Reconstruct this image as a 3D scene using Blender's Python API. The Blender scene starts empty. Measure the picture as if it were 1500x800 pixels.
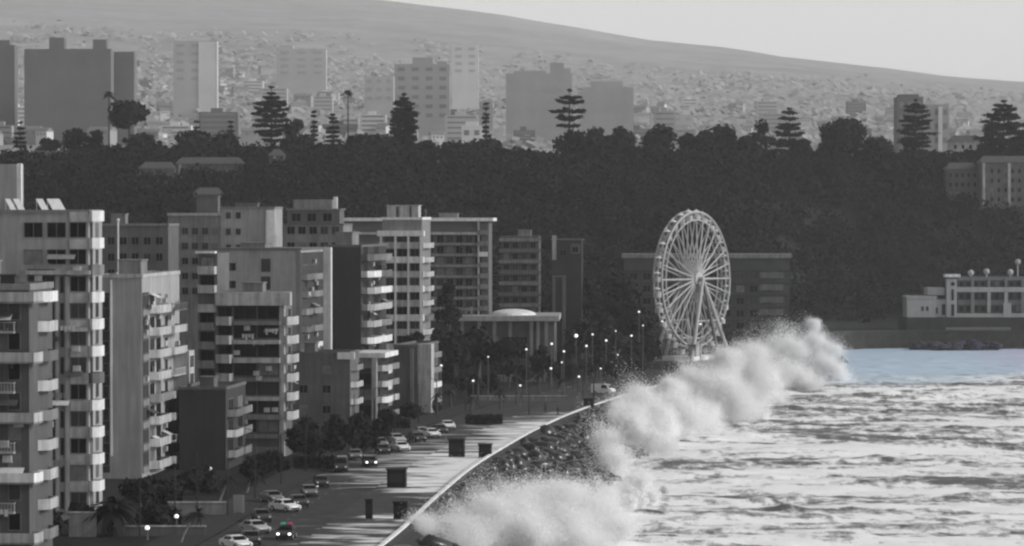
import bpy, math, random
import numpy as np
from mathutils import Vector, Matrix, Euler

random.seed(11)
rng = np.random.default_rng(11)
sc = bpy.context.scene
COL = sc.collection

# ------------------------------------------------------------------ camera, sky, sun, exposure
F, H, YH = 5400.0, 35.0, 313.0          # focal length in px of the 1500 px photo, eye height, eye-level row
cam_d = bpy.data.cameras.new("camera")
cam = bpy.data.objects.new("camera", cam_d)
COL.objects.link(cam)
cam.location = (0, 0, H)
cam.rotation_euler = (math.radians(90) - math.atan((400 - YH) / F), 0, 0)
cam_d.sensor_width = 36
cam_d.lens = F / 1500 * 36
cam_d.clip_start = 1
cam_d.clip_end = 60000
sc.camera = cam

SUN_DIR = Vector((0.90, -0.12, 0.47)).normalized()      # towards the sun
SUN_EL = math.asin(SUN_DIR.z)
SUN_AZ = math.atan2(SUN_DIR.x, SUN_DIR.y)
world = bpy.data.worlds.new("World")
sc.world = world
world.use_nodes = True
wn = world.node_tree
bg = wn.nodes["Background"]
sky = wn.nodes.new("ShaderNodeTexSky")
sky.sky_type = 'NISHITA'
sky.sun_disc = False
sky.sun_elevation = SUN_EL
sky.sun_rotation = SUN_AZ
sky.air_density = 1.0
sky.dust_density = 1.0
sky.ozone_density = 1.0
bw = wn.nodes.new("ShaderNodeRGBToBW")                  # black-and-white photograph: a grey sky
wn.links.new(sky.outputs[0], bw.inputs[0])
wn.links.new(bw.outputs[0], bg.inputs["Color"])
bg.inputs["Strength"].default_value = 0.15

sun_d = bpy.data.lights.new("sun", 'SUN')
sun_d.energy = 2.2
sun_d.angle = math.radians(12)
sun = bpy.data.objects.new("sun", sun_d)
COL.objects.link(sun)
sun.rotation_euler = (-SUN_DIR).to_track_quat('-Z', 'Y').to_euler()

sc.view_settings.view_transform = 'Standard'
sc.view_settings.look = 'None'
sc.view_settings.gamma = 1
sc.view_settings.exposure = 0.2
sc.view_settings.use_curve_mapping = False
sc.cycles.use_denoising = True
sc.cycles.filter_width = 2.4
sc.cycles.max_bounces = 10
sc.cycles.diffuse_bounces = 6
sc.cycles.volume_bounces = 1

HAZE_DENSITY = 5.7e-5

# ------------------------------------------------------------------ helpers
def at(px, py, Y):
    return Vector(((px - 750) / F * Y, Y, H - (py - YH) / F * Y))
def X_(px, Y): return (px - 750) / F * Y
def Z_(py, Y): return H - (py - YH) / F * Y
def gY(py, z=0.0): return (H - z) * F / (py - YH)

def tag(o, label=None, cat=None, group=None, kind=None):
    if label: o["label"] = label
    if cat: o["category"] = cat
    if group: o["group"] = group
    if kind: o["kind"] = kind
    return o

def empty(name, loc, rz=0.0, label=None, cat=None, group=None):
    o = bpy.data.objects.new(name, None)
    o.empty_display_size = 0.5
    COL.objects.link(o)
    o.location = loc
    o.rotation_euler = (0, 0, rz)
    return tag(o, label, cat, group)

def link_mesh(name, me, mat=None, parent=None, loc=(0, 0, 0), rz=0.0):
    o = bpy.data.objects.new(name, me)
    COL.objects.link(o)
    if mat is not None and not me.materials:
        me.materials.append(mat)
    if parent is not None:
        o.parent = parent
    o.location = loc
    o.rotation_euler = (0, 0, rz)
    return o

def np_mesh(name, V, Fc):
    V = np.asarray(V, dtype=np.float32); Fc = np.asarray(Fc, dtype=np.int32)
    me = bpy.data.meshes.new(name)
    me.vertices.add(len(V)); me.vertices.foreach_set("co", V.ravel())
    n, k = Fc.shape
    me.loops.add(n * k); me.loops.foreach_set("vertex_index", Fc.ravel())
    me.polygons.add(n); me.polygons.foreach_set("loop_start", np.arange(0, n * k, k, dtype=np.int32))
    me.update(calc_edges=True)
    return me

class MB:
    def __init__(s): s.v = []; s.f = []; s.mi = []; s.cur = 0
    def add(s, vs, fs):
        b = len(s.v); s.v += [tuple(p) for p in vs]
        for f in fs:
            s.f.append(tuple(i + b for i in f)); s.mi.append(s.cur)
        return s
    def box(s, x0, x1, y0, y1, z0, z1):
        return s.add([(x0,y0,z0),(x1,y0,z0),(x1,y1,z0),(x0,y1,z0),(x0,y0,z1),(x1,y0,z1),(x1,y1,z1),(x0,y1,z1)],
                     [(0,3,2,1),(4,5,6,7),(0,1,5,4),(1,2,6,5),(2,3,7,6),(3,0,4,7)])
    def prism(s, poly, z0, z1):
        n = len(poly)
        vs = [(x, y, z0) for x, y in poly] + [(x, y, z1) for x, y in poly]
        fs = [tuple(range(n - 1, -1, -1)), tuple(range(n, 2 * n))]
        fs += [(i, (i + 1) % n, n + (i + 1) % n, n + i) for i in range(n)]
        return s.add(vs, fs)
    def tube(s, p0, p1, r0, r1=None, n=8, caps=True):
        r1 = r0 if r1 is None else r1
        p0 = Vector(p0); p1 = Vector(p1); d = (p1 - p0)
        if d.length < 1e-6: return s
        q = d.to_track_quat('Z', 'Y')
        vs = []
        for p, r in ((p0, r0), (p1, r1)):
            for i in range(n):
                a = 2 * math.pi * i / n
                vs.append(p + q @ Vector((r * math.cos(a), r * math.sin(a), 0)))
        fs = [(i, (i + 1) % n, n + (i + 1) % n, n + i) for i in range(n)]
        if caps: fs += [tuple(range(n - 1, -1, -1)), tuple(range(n, 2 * n))]
        return s.add(vs, fs)
    def path(s, pts, radii, n=6):
        for i in range(len(pts) - 1): s.tube(pts[i], pts[i + 1], radii[i], radii[i + 1], n)
        return s
    def ball(s, c, r, nu=10, nv=6, sz=1.0):
        c = Vector(c); vs = []; fs = []
        for j in range(nv + 1):
            t = math.pi * j / nv
            for i in range(nu):
                a = 2 * math.pi * i / nu
                vs.append((c.x + r*math.sin(t)*math.cos(a), c.y + r*math.sin(t)*math.sin(a), c.z + r*sz*math.cos(t)))
        for j in range(nv):
            for i in range(nu):
                fs.append((j*nu+i, (j+1)*nu+i, (j+1)*nu+(i+1)%nu, j*nu+(i+1)%nu))
        return s.add(vs, fs)
    def mesh(s, name, mats):
        me = bpy.data.meshes.new(name)
        me.from_pydata(s.v, [], s.f)
        for m in (mats if isinstance(mats, (list, tuple)) else [mats]): me.materials.append(m)
        if any(s.mi): me.polygons.foreach_set("material_index", s.mi)
        me.update()
        return me
    def build(s, name, mats, parent=None, loc=(0, 0, 0), rz=0.0):
        return link_mesh(name, s.mesh(name, mats), None, parent, loc, rz)

# ------------------------------------------------------------------ materials
def base_mat(name):
    m = bpy.data.materials.new(name); m.use_nodes = True
    nt = m.node_tree
    return m, nt, nt.nodes["Principled BSDF"]

def g(v): return (v, v, v, 1)

def mat(name, v, var=0.2, scale=0.6, rough=0.8, spec=0.3, streak=0.0, bump=0.0, metal=0.0):
    """grey paint / render / stone with uneven tone; streak adds vertical weather stains"""
    m, nt, p = base_mat(name)
    tc = nt.nodes.new("ShaderNodeTexCoord")
    no = nt.nodes.new("ShaderNodeTexNoise"); no.inputs["Scale"].default_value = scale; no.inputs["Detail"].default_value = 6
    no.inputs["Roughness"].default_value = 0.65
    nt.links.new(tc.outputs["Object"], no.inputs["Vector"])
    mr = nt.nodes.new("ShaderNodeMapRange")
    mr.inputs["From Min"].default_value = 0.3; mr.inputs["From Max"].default_value = 0.7
    mr.inputs["To Min"].default_value = v * (1 - var); mr.inputs["To Max"].default_value = v * (1 + var)
    nt.links.new(no.outputs["Fac"], mr.inputs["Value"])
    out = mr.outputs["Result"]
    if streak:
        mp = nt.nodes.new("ShaderNodeMapping"); mp.inputs["Scale"].default_value = (1.6, 1.6, 0.12)
        nt.links.new(tc.outputs["Object"], mp.inputs["Vector"])
        n2 = nt.nodes.new("ShaderNodeTexNoise"); n2.inputs["Scale"].default_value = 1.0; n2.inputs["Detail"].default_value = 5
        nt.links.new(mp.outputs[0], n2.inputs["Vector"])
        m2 = nt.nodes.new("ShaderNodeMapRange")
        m2.inputs["From Min"].default_value = 0.38; m2.inputs["From Max"].default_value = 0.62
        m2.inputs["To Min"].default_value = 1 - streak; m2.inputs["To Max"].default_value = 1
        nt.links.new(n2.outputs["Fac"], m2.inputs["Value"])
        mu = nt.nodes.new("ShaderNodeMath"); mu.operation = 'MULTIPLY'
        nt.links.new(out, mu.inputs[0]); nt.links.new(m2.outputs[0], mu.inputs[1])
        out = mu.outputs[0]
    nt.links.new(out, p.inputs["Base Color"])
    p.inputs["Roughness"].default_value = rough
    p.inputs["Specular IOR Level"].default_value = spec
    p.inputs["Metallic"].default_value = metal
    if bump:
        b = nt.nodes.new("ShaderNodeBump"); b.inputs["Strength"].default_value = bump; b.inputs["Distance"].default_value = 0.3
        nt.links.new(no.outputs["Fac"], b.inputs["Height"]); nt.links.new(b.outputs[0], p.inputs["Normal"])
    return m

def lamp_mat(name, col, strength):
    m, nt, p = base_mat(name)
    tc = nt.nodes.new("ShaderNodeTexCoord")
    no = nt.nodes.new("ShaderNodeTexNoise"); no.inputs["Scale"].default_value = 3
    nt.links.new(tc.outputs["Object"], no.inputs["Vector"])
    mr = nt.nodes.new("ShaderNodeMapRange"); mr.inputs["To Min"].default_value = strength * .85; mr.inputs["To Max"].default_value = strength * 1.15
    nt.links.new(no.outputs["Fac"], mr.inputs["Value"]); nt.links.new(mr.outputs[0], p.inputs["Emission Strength"])
    p.inputs["Base Color"].default_value = col
    p.inputs["Emission Color"].default_value = col
    return m

WHITE = mat("white_paint", .7, .12, .8, .6, streak=.25)
OFFWHITE = mat("off_white_render", .42, .2, .6, .8, streak=.35)
PALE = mat("pale_render", .31, .12, .25, .85, streak=.22)
MID = mat("mid_grey_render", .2, .2, .4, .85, streak=.3)
DULL = mat("dull_render", .12, .15, .4, .9, streak=.2)
DARKW = mat("dark_render", .04, .15, .4, .9, streak=.15)
DEEP = mat("dark_paint_recess_shade", .025, .2, .6, .9)  # near-black for dark paint; on thin facade sheets it paints in loggia shade
GLASS = mat("dark_window_glass", .005, .5, .35, .25, .1)
GLASS2 = mat("curtained_window_glass", .03, .6, .35, .3, .25)
GLASS3 = mat("blind_behind_glass", .14, .5, .5, .4, .3)
FRAME = mat("window_frame_paint", .14, .15, 1, .6)
CONC = mat("concrete", .2, .2, .5, .85, streak=.2)
DCONC = mat("wet_dark_concrete", .03, .5, .5, .7, .15, streak=.3, bump=.3)
ROOF = mat("roof_felt", .07, .2, .6, .9)
METAL = mat("grey_metal", .3, .15, 2, .45, .5)
DMETAL = mat("dark_metal", .02, .3, 2, .6, .2)
PANEL = mat("solar_glass", .75, .1, 2, .15, .6)
TYRE = mat("tyre_rubber", .02, .2, 4, .9)
RIM = mat("wheel_rim_metal", .4, .1, 4, .4)
LIT = lamp_mat("lit_lamp_globe", (1, 1, 1, 1), .75)
HEADL = lamp_mat("lit_headlight", (1, 1, 1, 1), 2.0)
GREENL = lamp_mat("green_beacon", (.03, .32, .22, 1), .4)
REDL = lamp_mat("red_beacon", (.34, .04, .1, 1), .4)
WHEELP = mat("ferris_wheel_paint", .36, .1, 1, .6)
BARK = mat("bark", .06, .4, 2, .95)
PALEBARK = mat("pale_palm_bark", .15, .3, 2, .95)
def leafmat(name, lo, hi):
    m = mat(name, (lo + hi) / 2, (hi - lo) / (hi + lo), .35, .9, .08)
    return m
LEAF = leafmat("dark_foliage", .01, .026)
LEAF2 = leafmat("mid_foliage", .02, .05)
WOOD = leafmat("woodland_foliage", .009, .018)
PINE = leafmat("pine_needles", .01, .024)

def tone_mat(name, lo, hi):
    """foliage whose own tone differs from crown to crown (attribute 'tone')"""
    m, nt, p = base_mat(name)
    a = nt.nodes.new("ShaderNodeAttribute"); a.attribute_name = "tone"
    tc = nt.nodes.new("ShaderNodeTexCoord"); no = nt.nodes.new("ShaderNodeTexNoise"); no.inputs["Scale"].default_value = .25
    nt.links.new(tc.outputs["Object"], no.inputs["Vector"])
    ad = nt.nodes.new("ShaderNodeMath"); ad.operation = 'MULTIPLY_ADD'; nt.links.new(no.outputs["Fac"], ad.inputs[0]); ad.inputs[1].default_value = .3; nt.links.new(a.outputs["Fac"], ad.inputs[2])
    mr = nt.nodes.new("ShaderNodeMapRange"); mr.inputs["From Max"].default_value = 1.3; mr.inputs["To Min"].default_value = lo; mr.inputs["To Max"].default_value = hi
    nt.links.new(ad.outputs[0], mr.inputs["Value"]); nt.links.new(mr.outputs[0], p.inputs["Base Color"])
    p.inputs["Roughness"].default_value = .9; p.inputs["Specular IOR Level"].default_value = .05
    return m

# ------------------------------------------------------------------ shoreline
WALL = [(-42, 150), (-24, 260), (-13.3, 388), (-9.6, 445), (-5.6, 501), (-0.8, 550), (4.4, 596), (10.5, 640), (17.7, 682), (27, 730),
        (41, 800), (60, 868), (74, 930), (84, 1005), (91, 1062), (104, 1088), (165, 1091), (280, 1096), (600, 1140)]
def smooth_line(P, n=10):
    out = []
    for i in range(len(P) - 1):
        p0 = P[max(i - 1, 0)]; p1 = P[i]; p2 = P[i + 1]; p3 = P[min(i + 2, len(P) - 1)]
        for k in range(n):
            t = k / n
            out.append(tuple(0.5 * ((2*p1[a]) + (-p0[a]+p2[a])*t + (2*p0[a]-5*p1[a]+4*p2[a]-p3[a])*t*t + (-p0[a]+3*p1[a]-3*p2[a]+p3[a])*t**3) for a in (0, 1)))
    out.append(P[-1])
    return out
SHORE = smooth_line(WALL, 8)
SA = np.array(SHORE)
def normals(P):
    P = np.asarray(P); d = np.gradient(P, axis=0); d /= np.linalg.norm(d, axis=1)[:, None]
    return np.stack([d[:, 1], -d[:, 0]], 1)          # seaward side (to the right of travel)
SN = normals(SA)
def off(dist, lo=0, hi=None):
    """shoreline shifted; positive = towards the sea"""
    return (SA + SN * dist)[lo:hi]
def wall_x(Y): return float(np.interp(Y, SA[:100, 1], SA[:100, 0]))
def street_angle(Y):
    return math.atan2(wall_x(Y + 12) - wall_x(Y - 12), 24)

def strip(name, d0, d1, z0, z1, m, lo=0, hi=None, skirt=0.0):
    A = off(d0, lo, hi); B = off(d1, lo, hi); n = len(A)
    V = [(p[0], p[1], z0) for p in A] + [(p[0], p[1], z1) for p in B]
    Fc = [(i, n + i, n + i + 1, i + 1) for i in range(n - 1)]
    if skirt:
        b = len(V); V += [(p[0], p[1], z0 - skirt) for p in A]
        Fc += [(b + i, i, i + 1, b + i + 1) for i in range(n - 1)]
    me = bpy.data.meshes.new(name); me.from_pydata(V, [], Fc); me.update()
    me.materials.append(m)
    a_ = me.attributes.new("shore", 'FLOAT', 'POINT'); vals = [-d0] * n + [-d1] * n + [-d0] * (len(V) - 2 * n); a_.data.foreach_set("value", vals)
    return link_mesh(name, me)

# ------------------------------------------------------------------ ground, road, promenade, sea
def wet_mat(name, dry, wet_bright, bands, thr, sx=1.0, reach=.016):
    """wet paving with white foam and flood water lying on it in streaks; bands = list of (y0,y1) along the street where it lies"""
    m, nt, p = base_mat(name)
    L = nt.links.new
    geo = nt.nodes.new("ShaderNodeNewGeometry")
    mp = nt.nodes.new("ShaderNodeMapping"); mp.inputs["Scale"].default_value = (0.1 * sx, 0.24, 1)
    L(geo.outputs["Position"], mp.inputs["Vector"])
    n1 = nt.nodes.new("ShaderNodeTexNoise"); n1.inputs["Scale"].default_value = 1.0; n1.inputs["Detail"].default_value = 7; n1.inputs["Roughness"].default_value = .6
    n1.inputs["Distortion"].default_value = .6
    L(mp.outputs[0], n1.inputs["Vector"])
    sep = nt.nodes.new("ShaderNodeSeparateXYZ"); L(geo.outputs["Position"], sep.inputs[0])
    tot = None
    for (y0, y1, amp) in bands:
        c = (y0 + y1) / 2; h = (y1 - y0) / 2
        a = nt.nodes.new("ShaderNodeMath"); a.operation = 'SUBTRACT'; L(sep.outputs["Y"], a.inputs[0]); a.inputs[1].default_value = c
        b = nt.nodes.new("ShaderNodeMath"); b.operation = 'ABSOLUTE'; L(a.outputs[0], b.inputs[0])
        r = nt.nodes.new("ShaderNodeMapRange"); r.inputs["From Min"].default_value = h; r.inputs["From Max"].default_value = h * .55
        r.inputs["To Min"].default_value = 0; r.inputs["To Max"].default_value = amp
        L(b.outputs[0], r.inputs["Value"])
        if tot is None: tot = r.outputs[0]
        else:
            s = nt.nodes.new("ShaderNodeMath"); s.operation = 'ADD'; L(tot, s.inputs[0]); L(r.outputs[0], s.inputs[1]); tot = s.outputs[0]
    s0 = nt.nodes.new("ShaderNodeMath"); s0.operation = 'ADD'; L(n1.outputs["Fac"], s0.inputs[0]); L(tot, s0.inputs[1])
    at_ = nt.nodes.new("ShaderNodeAttribute"); at_.attribute_name = "shore"
    s = nt.nodes.new("ShaderNodeMath"); s.operation = 'MULTIPLY_ADD'; L(at_.outputs["Fac"], s.inputs[0]); s.inputs[1].default_value = -reach; L(s0.outputs[0], s.inputs[2])
    fm = nt.nodes.new("ShaderNodeMapRange"); fm.inputs["From Min"].default_value = thr; fm.inputs["From Max"].default_value = thr + .16
    L(s.outputs[0], fm.inputs["Value"])
    n2 = nt.nodes.new("ShaderNodeTexNoise"); n2.inputs["Scale"].default_value = .35; n2.inputs["Detail"].default_value = 6
    L(geo.outputs["Position"], n2.inputs["Vector"])
    dm = nt.nodes.new("ShaderNodeMapRange"); dm.inputs["From Min"].default_value = .3; dm.inputs["From Max"].default_value = .7
    dm.inputs["To Min"].default_value = dry * .75; dm.inputs["To Max"].default_value = dry * 1.25
    L(n2.outputs["Fac"], dm.inputs["Value"])
    mx = nt.nodes.new("ShaderNodeMix"); mx.data_type = 'FLOAT'
    L(fm.outputs[0], mx.inputs["Factor"]); L(dm.outputs[0], mx.inputs["A"]); mx.inputs["B"].default_value = wet_bright
    L(mx.outputs["Result"], p.inputs["Base Color"])
    p.inputs["Roughness"].default_value = .75
    p.inputs["Specular IOR Level"].default_value = .1
    return m

GROUND_M = mat("city_ground_paving", .018, .4, .3, .9, .08)
ROAD_M = wet_mat("wet_asphalt", .04, .62, [(440, 660, .2), (455, 560, .06), (376, 436, .13)], .52)
PROM_M = wet_mat("wet_promenade_paving", .05, .8, [(440, 660, .2), (455, 560, .06), (376, 436, .13)], .52)
WALK_M = mat("pavement_slabs", .035, .3, .5, .85, .1)

gv = [(p[0], p[1], -0.13) for p in SHORE] + [(600, 1170, -0.13), (-900, 1170, -0.13), (-900, 150, -0.13)]
me = bpy.data.meshes.new("ground"); me.from_pydata(gv, [], [tuple(range(len(gv) - 1, -1, -1))]); me.update(); me.materials.append(GROUND_M)
tag(link_mesh("ground", me), kind="structure")
iE = 84                                                  # the street ends just before the wheel
tag(strip("promenade", -9.5, -0.25, 0, 0, PROM_M, 0, iE, .14), kind="structure")
tag(strip("road", -20, -9.5, -.122, -.122, ROAD_M, 0, iE), kind="structure")
tag(strip("sidewalk", -25.5, -20, 0.0, 0.0, WALK_M, 0, iE, .13), kind="structure")
LINE_M = mat("road_marking_paint", .14, .3, 1, .7)
lv, lf = [], []
for i in range(0, iE - 1):
    for d in (-14.8,):
        a = SA[i] + SN[i] * d; b = SA[i + 1] + SN[i + 1] * d
        t = (b - a); L_ = np.linalg.norm(t); t = t / L_
        for k in range(int(L_ // 5)):
            q = a + t * (k * 5 + .5); nn = SN[i] * .07
            base = len(lv)
            for pp in (q - nn, q + nn, q + nn + t * 2, q - nn + t * 2): lv.append((pp[0], pp[1], -.117))
            lf.append((base, base + 1, base + 2, base + 3))
me = bpy.data.meshes.new("road_marking"); me.from_pydata(lv, [], lf); me.update(); me.materials.append(LINE_M)
tag(link_mesh("road_marking", me), kind="structure")

# sea wall: parapet on top, sloping face down to the rocks
sw = empty("seawall", (0, 0, 0), 0, "long curving seawall with pale parapet and dark sloping stone face above the rocks", "seawall")
A = off(-.22); B = off(.22)
mb = MB(); n = len(A)
for i in range(n - 1):
    z0, z1 = -.05, .55
    mb.cur = 0 if i < 76 else 1
    mb.add([(A[i][0], A[i][1], z0), (B[i][0], B[i][1], z0), (B[i+1][0], B[i+1][1], z0), (A[i+1][0], A[i+1][1], z0),
            (A[i][0], A[i][1], z1), (B[i][0], B[i][1], z1), (B[i+1][0], B[i+1][1], z1), (A[i+1][0], A[i+1][1], z1)],
           [(4, 5, 6, 7), (0, 4, 7, 3), (1, 2, 6, 5)])
mb.build("parapet", [mat("parapet_white_paint", .8, .15, .4, .6, streak=.15), mat("parapet_grey_stone", .05, .2, .4, .8, streak=.2)], sw)
prof = [(.225, .35), (.5, -.25), (2.8, -1.6), (6.0, -3.4), (9.0, -5.6)]
V = []; Fc = []
for (d, z) in prof:
    steep = np.clip((SA[:, 1] - 1000) / 60, 0, 1)[:, None]      # the far wall stands almost upright
    for p in SA + SN * (d * (1 - .8 * steep)): V.append((p[0], p[1], z))
for k in range(len(prof) - 1):
    for i in range(n - 1): Fc.append((k*n+i, (k+1)*n+i, (k+1)*n+i+1, k*n+i+1))
me = bpy.data.meshes.new("stone_face"); me.from_pydata(V, [], Fc); me.update(); me.materials.append(DCONC)
link_mesh("stone_face", me, None, sw)

# sea
SEA_Z = -5.0
def sea_mat():
    m, nt, p = base_mat("stormy_sea"); L = nt.links.new
    geo = nt.nodes.new("ShaderNodeNewGeometry")
    def noise(sx, sy, detail, rough=.6, dist=0.0):
        mp = nt.nodes.new("ShaderNodeMapping"); mp.inputs["Scale"].default_value = (sx, sy, .2)
        mp.inputs["Rotation"].default_value = (0, 0, math.radians(-9))
        L(geo.outputs["Position"], mp.inputs["Vector"])
        nn = nt.nodes.new("ShaderNodeTexNoise"); nn.inputs["Scale"].default_value = 1; nn.inputs["Detail"].default_value = detail
        nn.inputs["Roughness"].default_value = rough; nn.inputs["Distortion"].default_value = dist
        L(mp.outputs[0], nn.inputs["Vector"]); return nn.outputs["Fac"]
    a = noise(.012, .036, 4, .55, 1.0)  # broad patches: bright glare put into the colour along with the foam
    b = noise(.06, .2, 5, .62, .6)
    c = noise(.42, .2, 6, .68)
    def math_(op, x, y):
        q = nt.nodes.new("ShaderNodeMath"); q.operation = op
        for i, t in enumerate((x, y)):
            if isinstance(t, (int, float)): q.inputs[i].default_value = t
            else: L(t, q.inputs[i])
        return q.outputs[0]
    s = math_('ADD', math_('ADD', math_('MULTIPLY', a, 1.25), math_('MULTIPLY', b, .95)), math_('MULTIPLY', c, 1.0))
    cr = nt.nodes.new("ShaderNodeValToRGB")
    e = cr.color_ramp
    e.elements[0].position = .72; e.elements[0].color = g(.08)
    e.elements[1].position = .835; e.elements[1].color = g(.94)
    k = e.elements.new(.782); k.color = g(.48)
    L(math_('MULTIPLY', s, .5), cr.inputs["Fac"])
    # calm bluish water in the lee at the far side of the bay
    sep = nt.nodes.new("ShaderNodeSeparateXYZ"); L(geo.outputs["Position"], sep.inputs[0])
    wob = math_('MULTIPLY', math_('SUBTRACT', noise(.02, .02, 3), .5), 120)
    ym = nt.nodes.new("ShaderNodeMapRange"); ym.inputs["From Min"].default_value = 905; ym.inputs["From Max"].default_value = 955
    L(math_('ADD', math_('SUBTRACT', sep.outputs["Y"], math_('MULTIPLY', math_('MAXIMUM', math_('SUBTRACT', sep.outputs["X"], 110), 0), -1.2)), wob), ym.inputs["Value"])
    # nearer the right-hand side the calm band is only a narrow strip below the far wall
    y2 = nt.nodes.new("ShaderNodeMapRange"); y2.inputs["From Min"].default_value = 850; y2.inputs["From Max"].default_value = 905
    L(math_('ADD', math_('SUBTRACT', sep.outputs["Y"], math_('MULTIPLY', math_('MAXIMUM', math_('SUBTRACT', sep.outputs["X"], 105), 0), 1.5)), wob), y2.inputs["Value"])
    blue = nt.nodes.new("ShaderNodeMix"); blue.data_type = 'RGBA'
    L(math_('MULTIPLY', c, 1.0), blue.inputs["Factor"])
    blue.inputs["B"].default_value = (.52, .64, .76, 1)
    vx = nt.nodes.new("ShaderNodeMapRange"); vx.inputs["From Min"].default_value = 124; vx.inputs["From Max"].default_value = 142
    L(math_("ADD", sep.outputs["X"], math_("MULTIPLY", wob, .25)), vx.inputs["Value"])
    vi = nt.nodes.new("ShaderNodeMix"); vi.data_type = "RGBA"; vi.inputs["A"].default_value = (.38, .50, .63, 1); vi.inputs["B"].default_value = (.46, .40, .60, 1)
    L(vx.outputs[0], vi.inputs["Factor"]); L(vi.outputs["Result"], blue.inputs["A"])
    mx = nt.nodes.new("ShaderNodeMix"); mx.data_type = 'RGBA'
    L(y2.outputs[0], mx.inputs["Factor"]); L(cr.outputs["Color"], mx.inputs["A"]); L(blue.outputs["Result"], mx.inputs["B"])
    L(mx.outputs["Result"], p.inputs["Base Color"])
    p.inputs["Roughness"].default_value = .45
    p.inputs["Specular IOR Level"].default_value = .4
    bm_ = nt.nodes.new("ShaderNodeBump"); bm_.inputs["Strength"].default_value = .7; bm_.inputs["Distance"].default_value = .5
    L(math_('ADD', b, math_('MULTIPLY', c, .4)), bm_.inputs["Height"]); L(bm_.outputs[0], p.inputs["Normal"])
    return m
SEA_M = sea_mat()
xs = np.concatenate([np.arange(-60, 190, 1.1), np.arange(190, 700, 9)]); ys = np.concatenate([np.arange(120, 360, 8), np.arange(360, 1160, 1.5)])
GX, GY = np.meshgrid(xs, ys)
def waves(X, Y):
    z = np.zeros_like(X)
    r = np.random.default_rng(3)
    for k in range(7):
        ang = math.radians(r.uniform(-28, 8)); wl = r.uniform(22, 60); ph = r.uniform(0, 6.28)
        arg = (X * math.sin(ang) + Y * math.cos(ang)) * 2 * math.pi / wl + ph + 1.3 * np.sin(X * .021 + ph) + .9 * np.sin(Y * .013 + 2 * ph)
        z += (np.exp(np.sin(arg) * 1.1) - 1.2) * wl * .0045
    chop = np.zeros_like(X)
    for k in range(34):
        ang = r.uniform(-1.1, 1.1) + (math.pi if k % 2 else 0); wl = r.uniform(3.4, 11); ph = r.uniform(0, 6.28)
        chop += np.sin((X * math.sin(ang) + Y * math.cos(ang)) * 2 * math.pi / wl + ph + .8 * np.sin(X * .05 + Y * .03 + ph)) * wl ** .7
    chop /= chop.std()
    z += (np.exp(chop * .35) - 1.06) * .34
    return z
GZ = SEA_Z + waves(GX, GY) * np.where(GY > 950, np.clip((1130 - GY) / 180, .25, 1), 1)
V = np.stack([GX, GY, GZ], -1).reshape(-1, 3)
ny, nx = GX.shape
I = np.arange(ny * nx).reshape(ny, nx)
Fq = np.stack([I[:-1, :-1], I[:-1, 1:], I[1:, 1:], I[1:, :-1]], -1).reshape(-1, 4)
me = np_mesh("sea", V, Fq); me.materials.append(SEA_M); me.polygons.foreach_set("use_smooth", np.ones(len(Fq), dtype=bool))
tag(link_mesh("sea", me), kind="structure")
me = bpy.data.meshes.new("sea_floor"); me.from_pydata([(-1500, -400, -7.2), (2500, -400, -7.2), (2500, 1400, -7.2), (-1500, 1400, -7.2)], [], [(0, 1, 2, 3)]); me.update()
me.materials.append(SEA_M)
tag(link_mesh("sea_floor", me), kind="structure")

# ------------------------------------------------------------------ terrain
def inland(X, Y):
    """metres inland of the wall (rough, for the terrain only)"""
    X = np.asarray(X); Y = np.asarray(Y)
    d = np.full(X.shape, 1e9)
    P = SA[::2]
    best = np.zeros(X.shape)
    Nn = SN[::2]
    for p, nn in zip(P, Nn):
        dd = np.hypot(X - p[0], Y - p[1]); side = (X - p[0]) * nn[0] + (Y - p[1]) * nn[1]
        upd = dd < d; best = np.where(upd, -np.sign(side) * dd, best); d = np.minimum(d, dd)
    return best
def sstep(t): t = np.clip(t, 0, 1); return t * t * (3 - 2 * t)
def fbm(X, Y, s, seed=0):
    r = np.random.default_rng(seed); z = np.zeros_like(X); a = 1.0
    for o in range(5):
        for k in range(3):
            ang = r.uniform(0, 6.28); ph = r.uniform(0, 6.28)
            z += a * np.sin((X * math.cos(ang) + Y * math.sin(ang)) * s * r.uniform(.8, 1.25) + ph)
        s *= 1.9; a *= .52
    return z / 4
ridge_px = [-300, 0, 150, 400, 600, 740, 800, 900, 1100, 1300, 1400, 1500, 1800]
ridge_py = [248, 248, 238, 238, 234, 240, 247, 238, 242, 244, 244, 240, 240]
crest_px = [-500, 0, 250, 400, 560, 650, 745, 850, 950, 1050, 1150, 1250, 1330, 1400, 1500, 1650, 2000]
crest_py = [-30, -16, -9, -4, 4, 14, 24, 41, 60, 70, 84, 95, 107, 113, 122, 140, 170]
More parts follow.
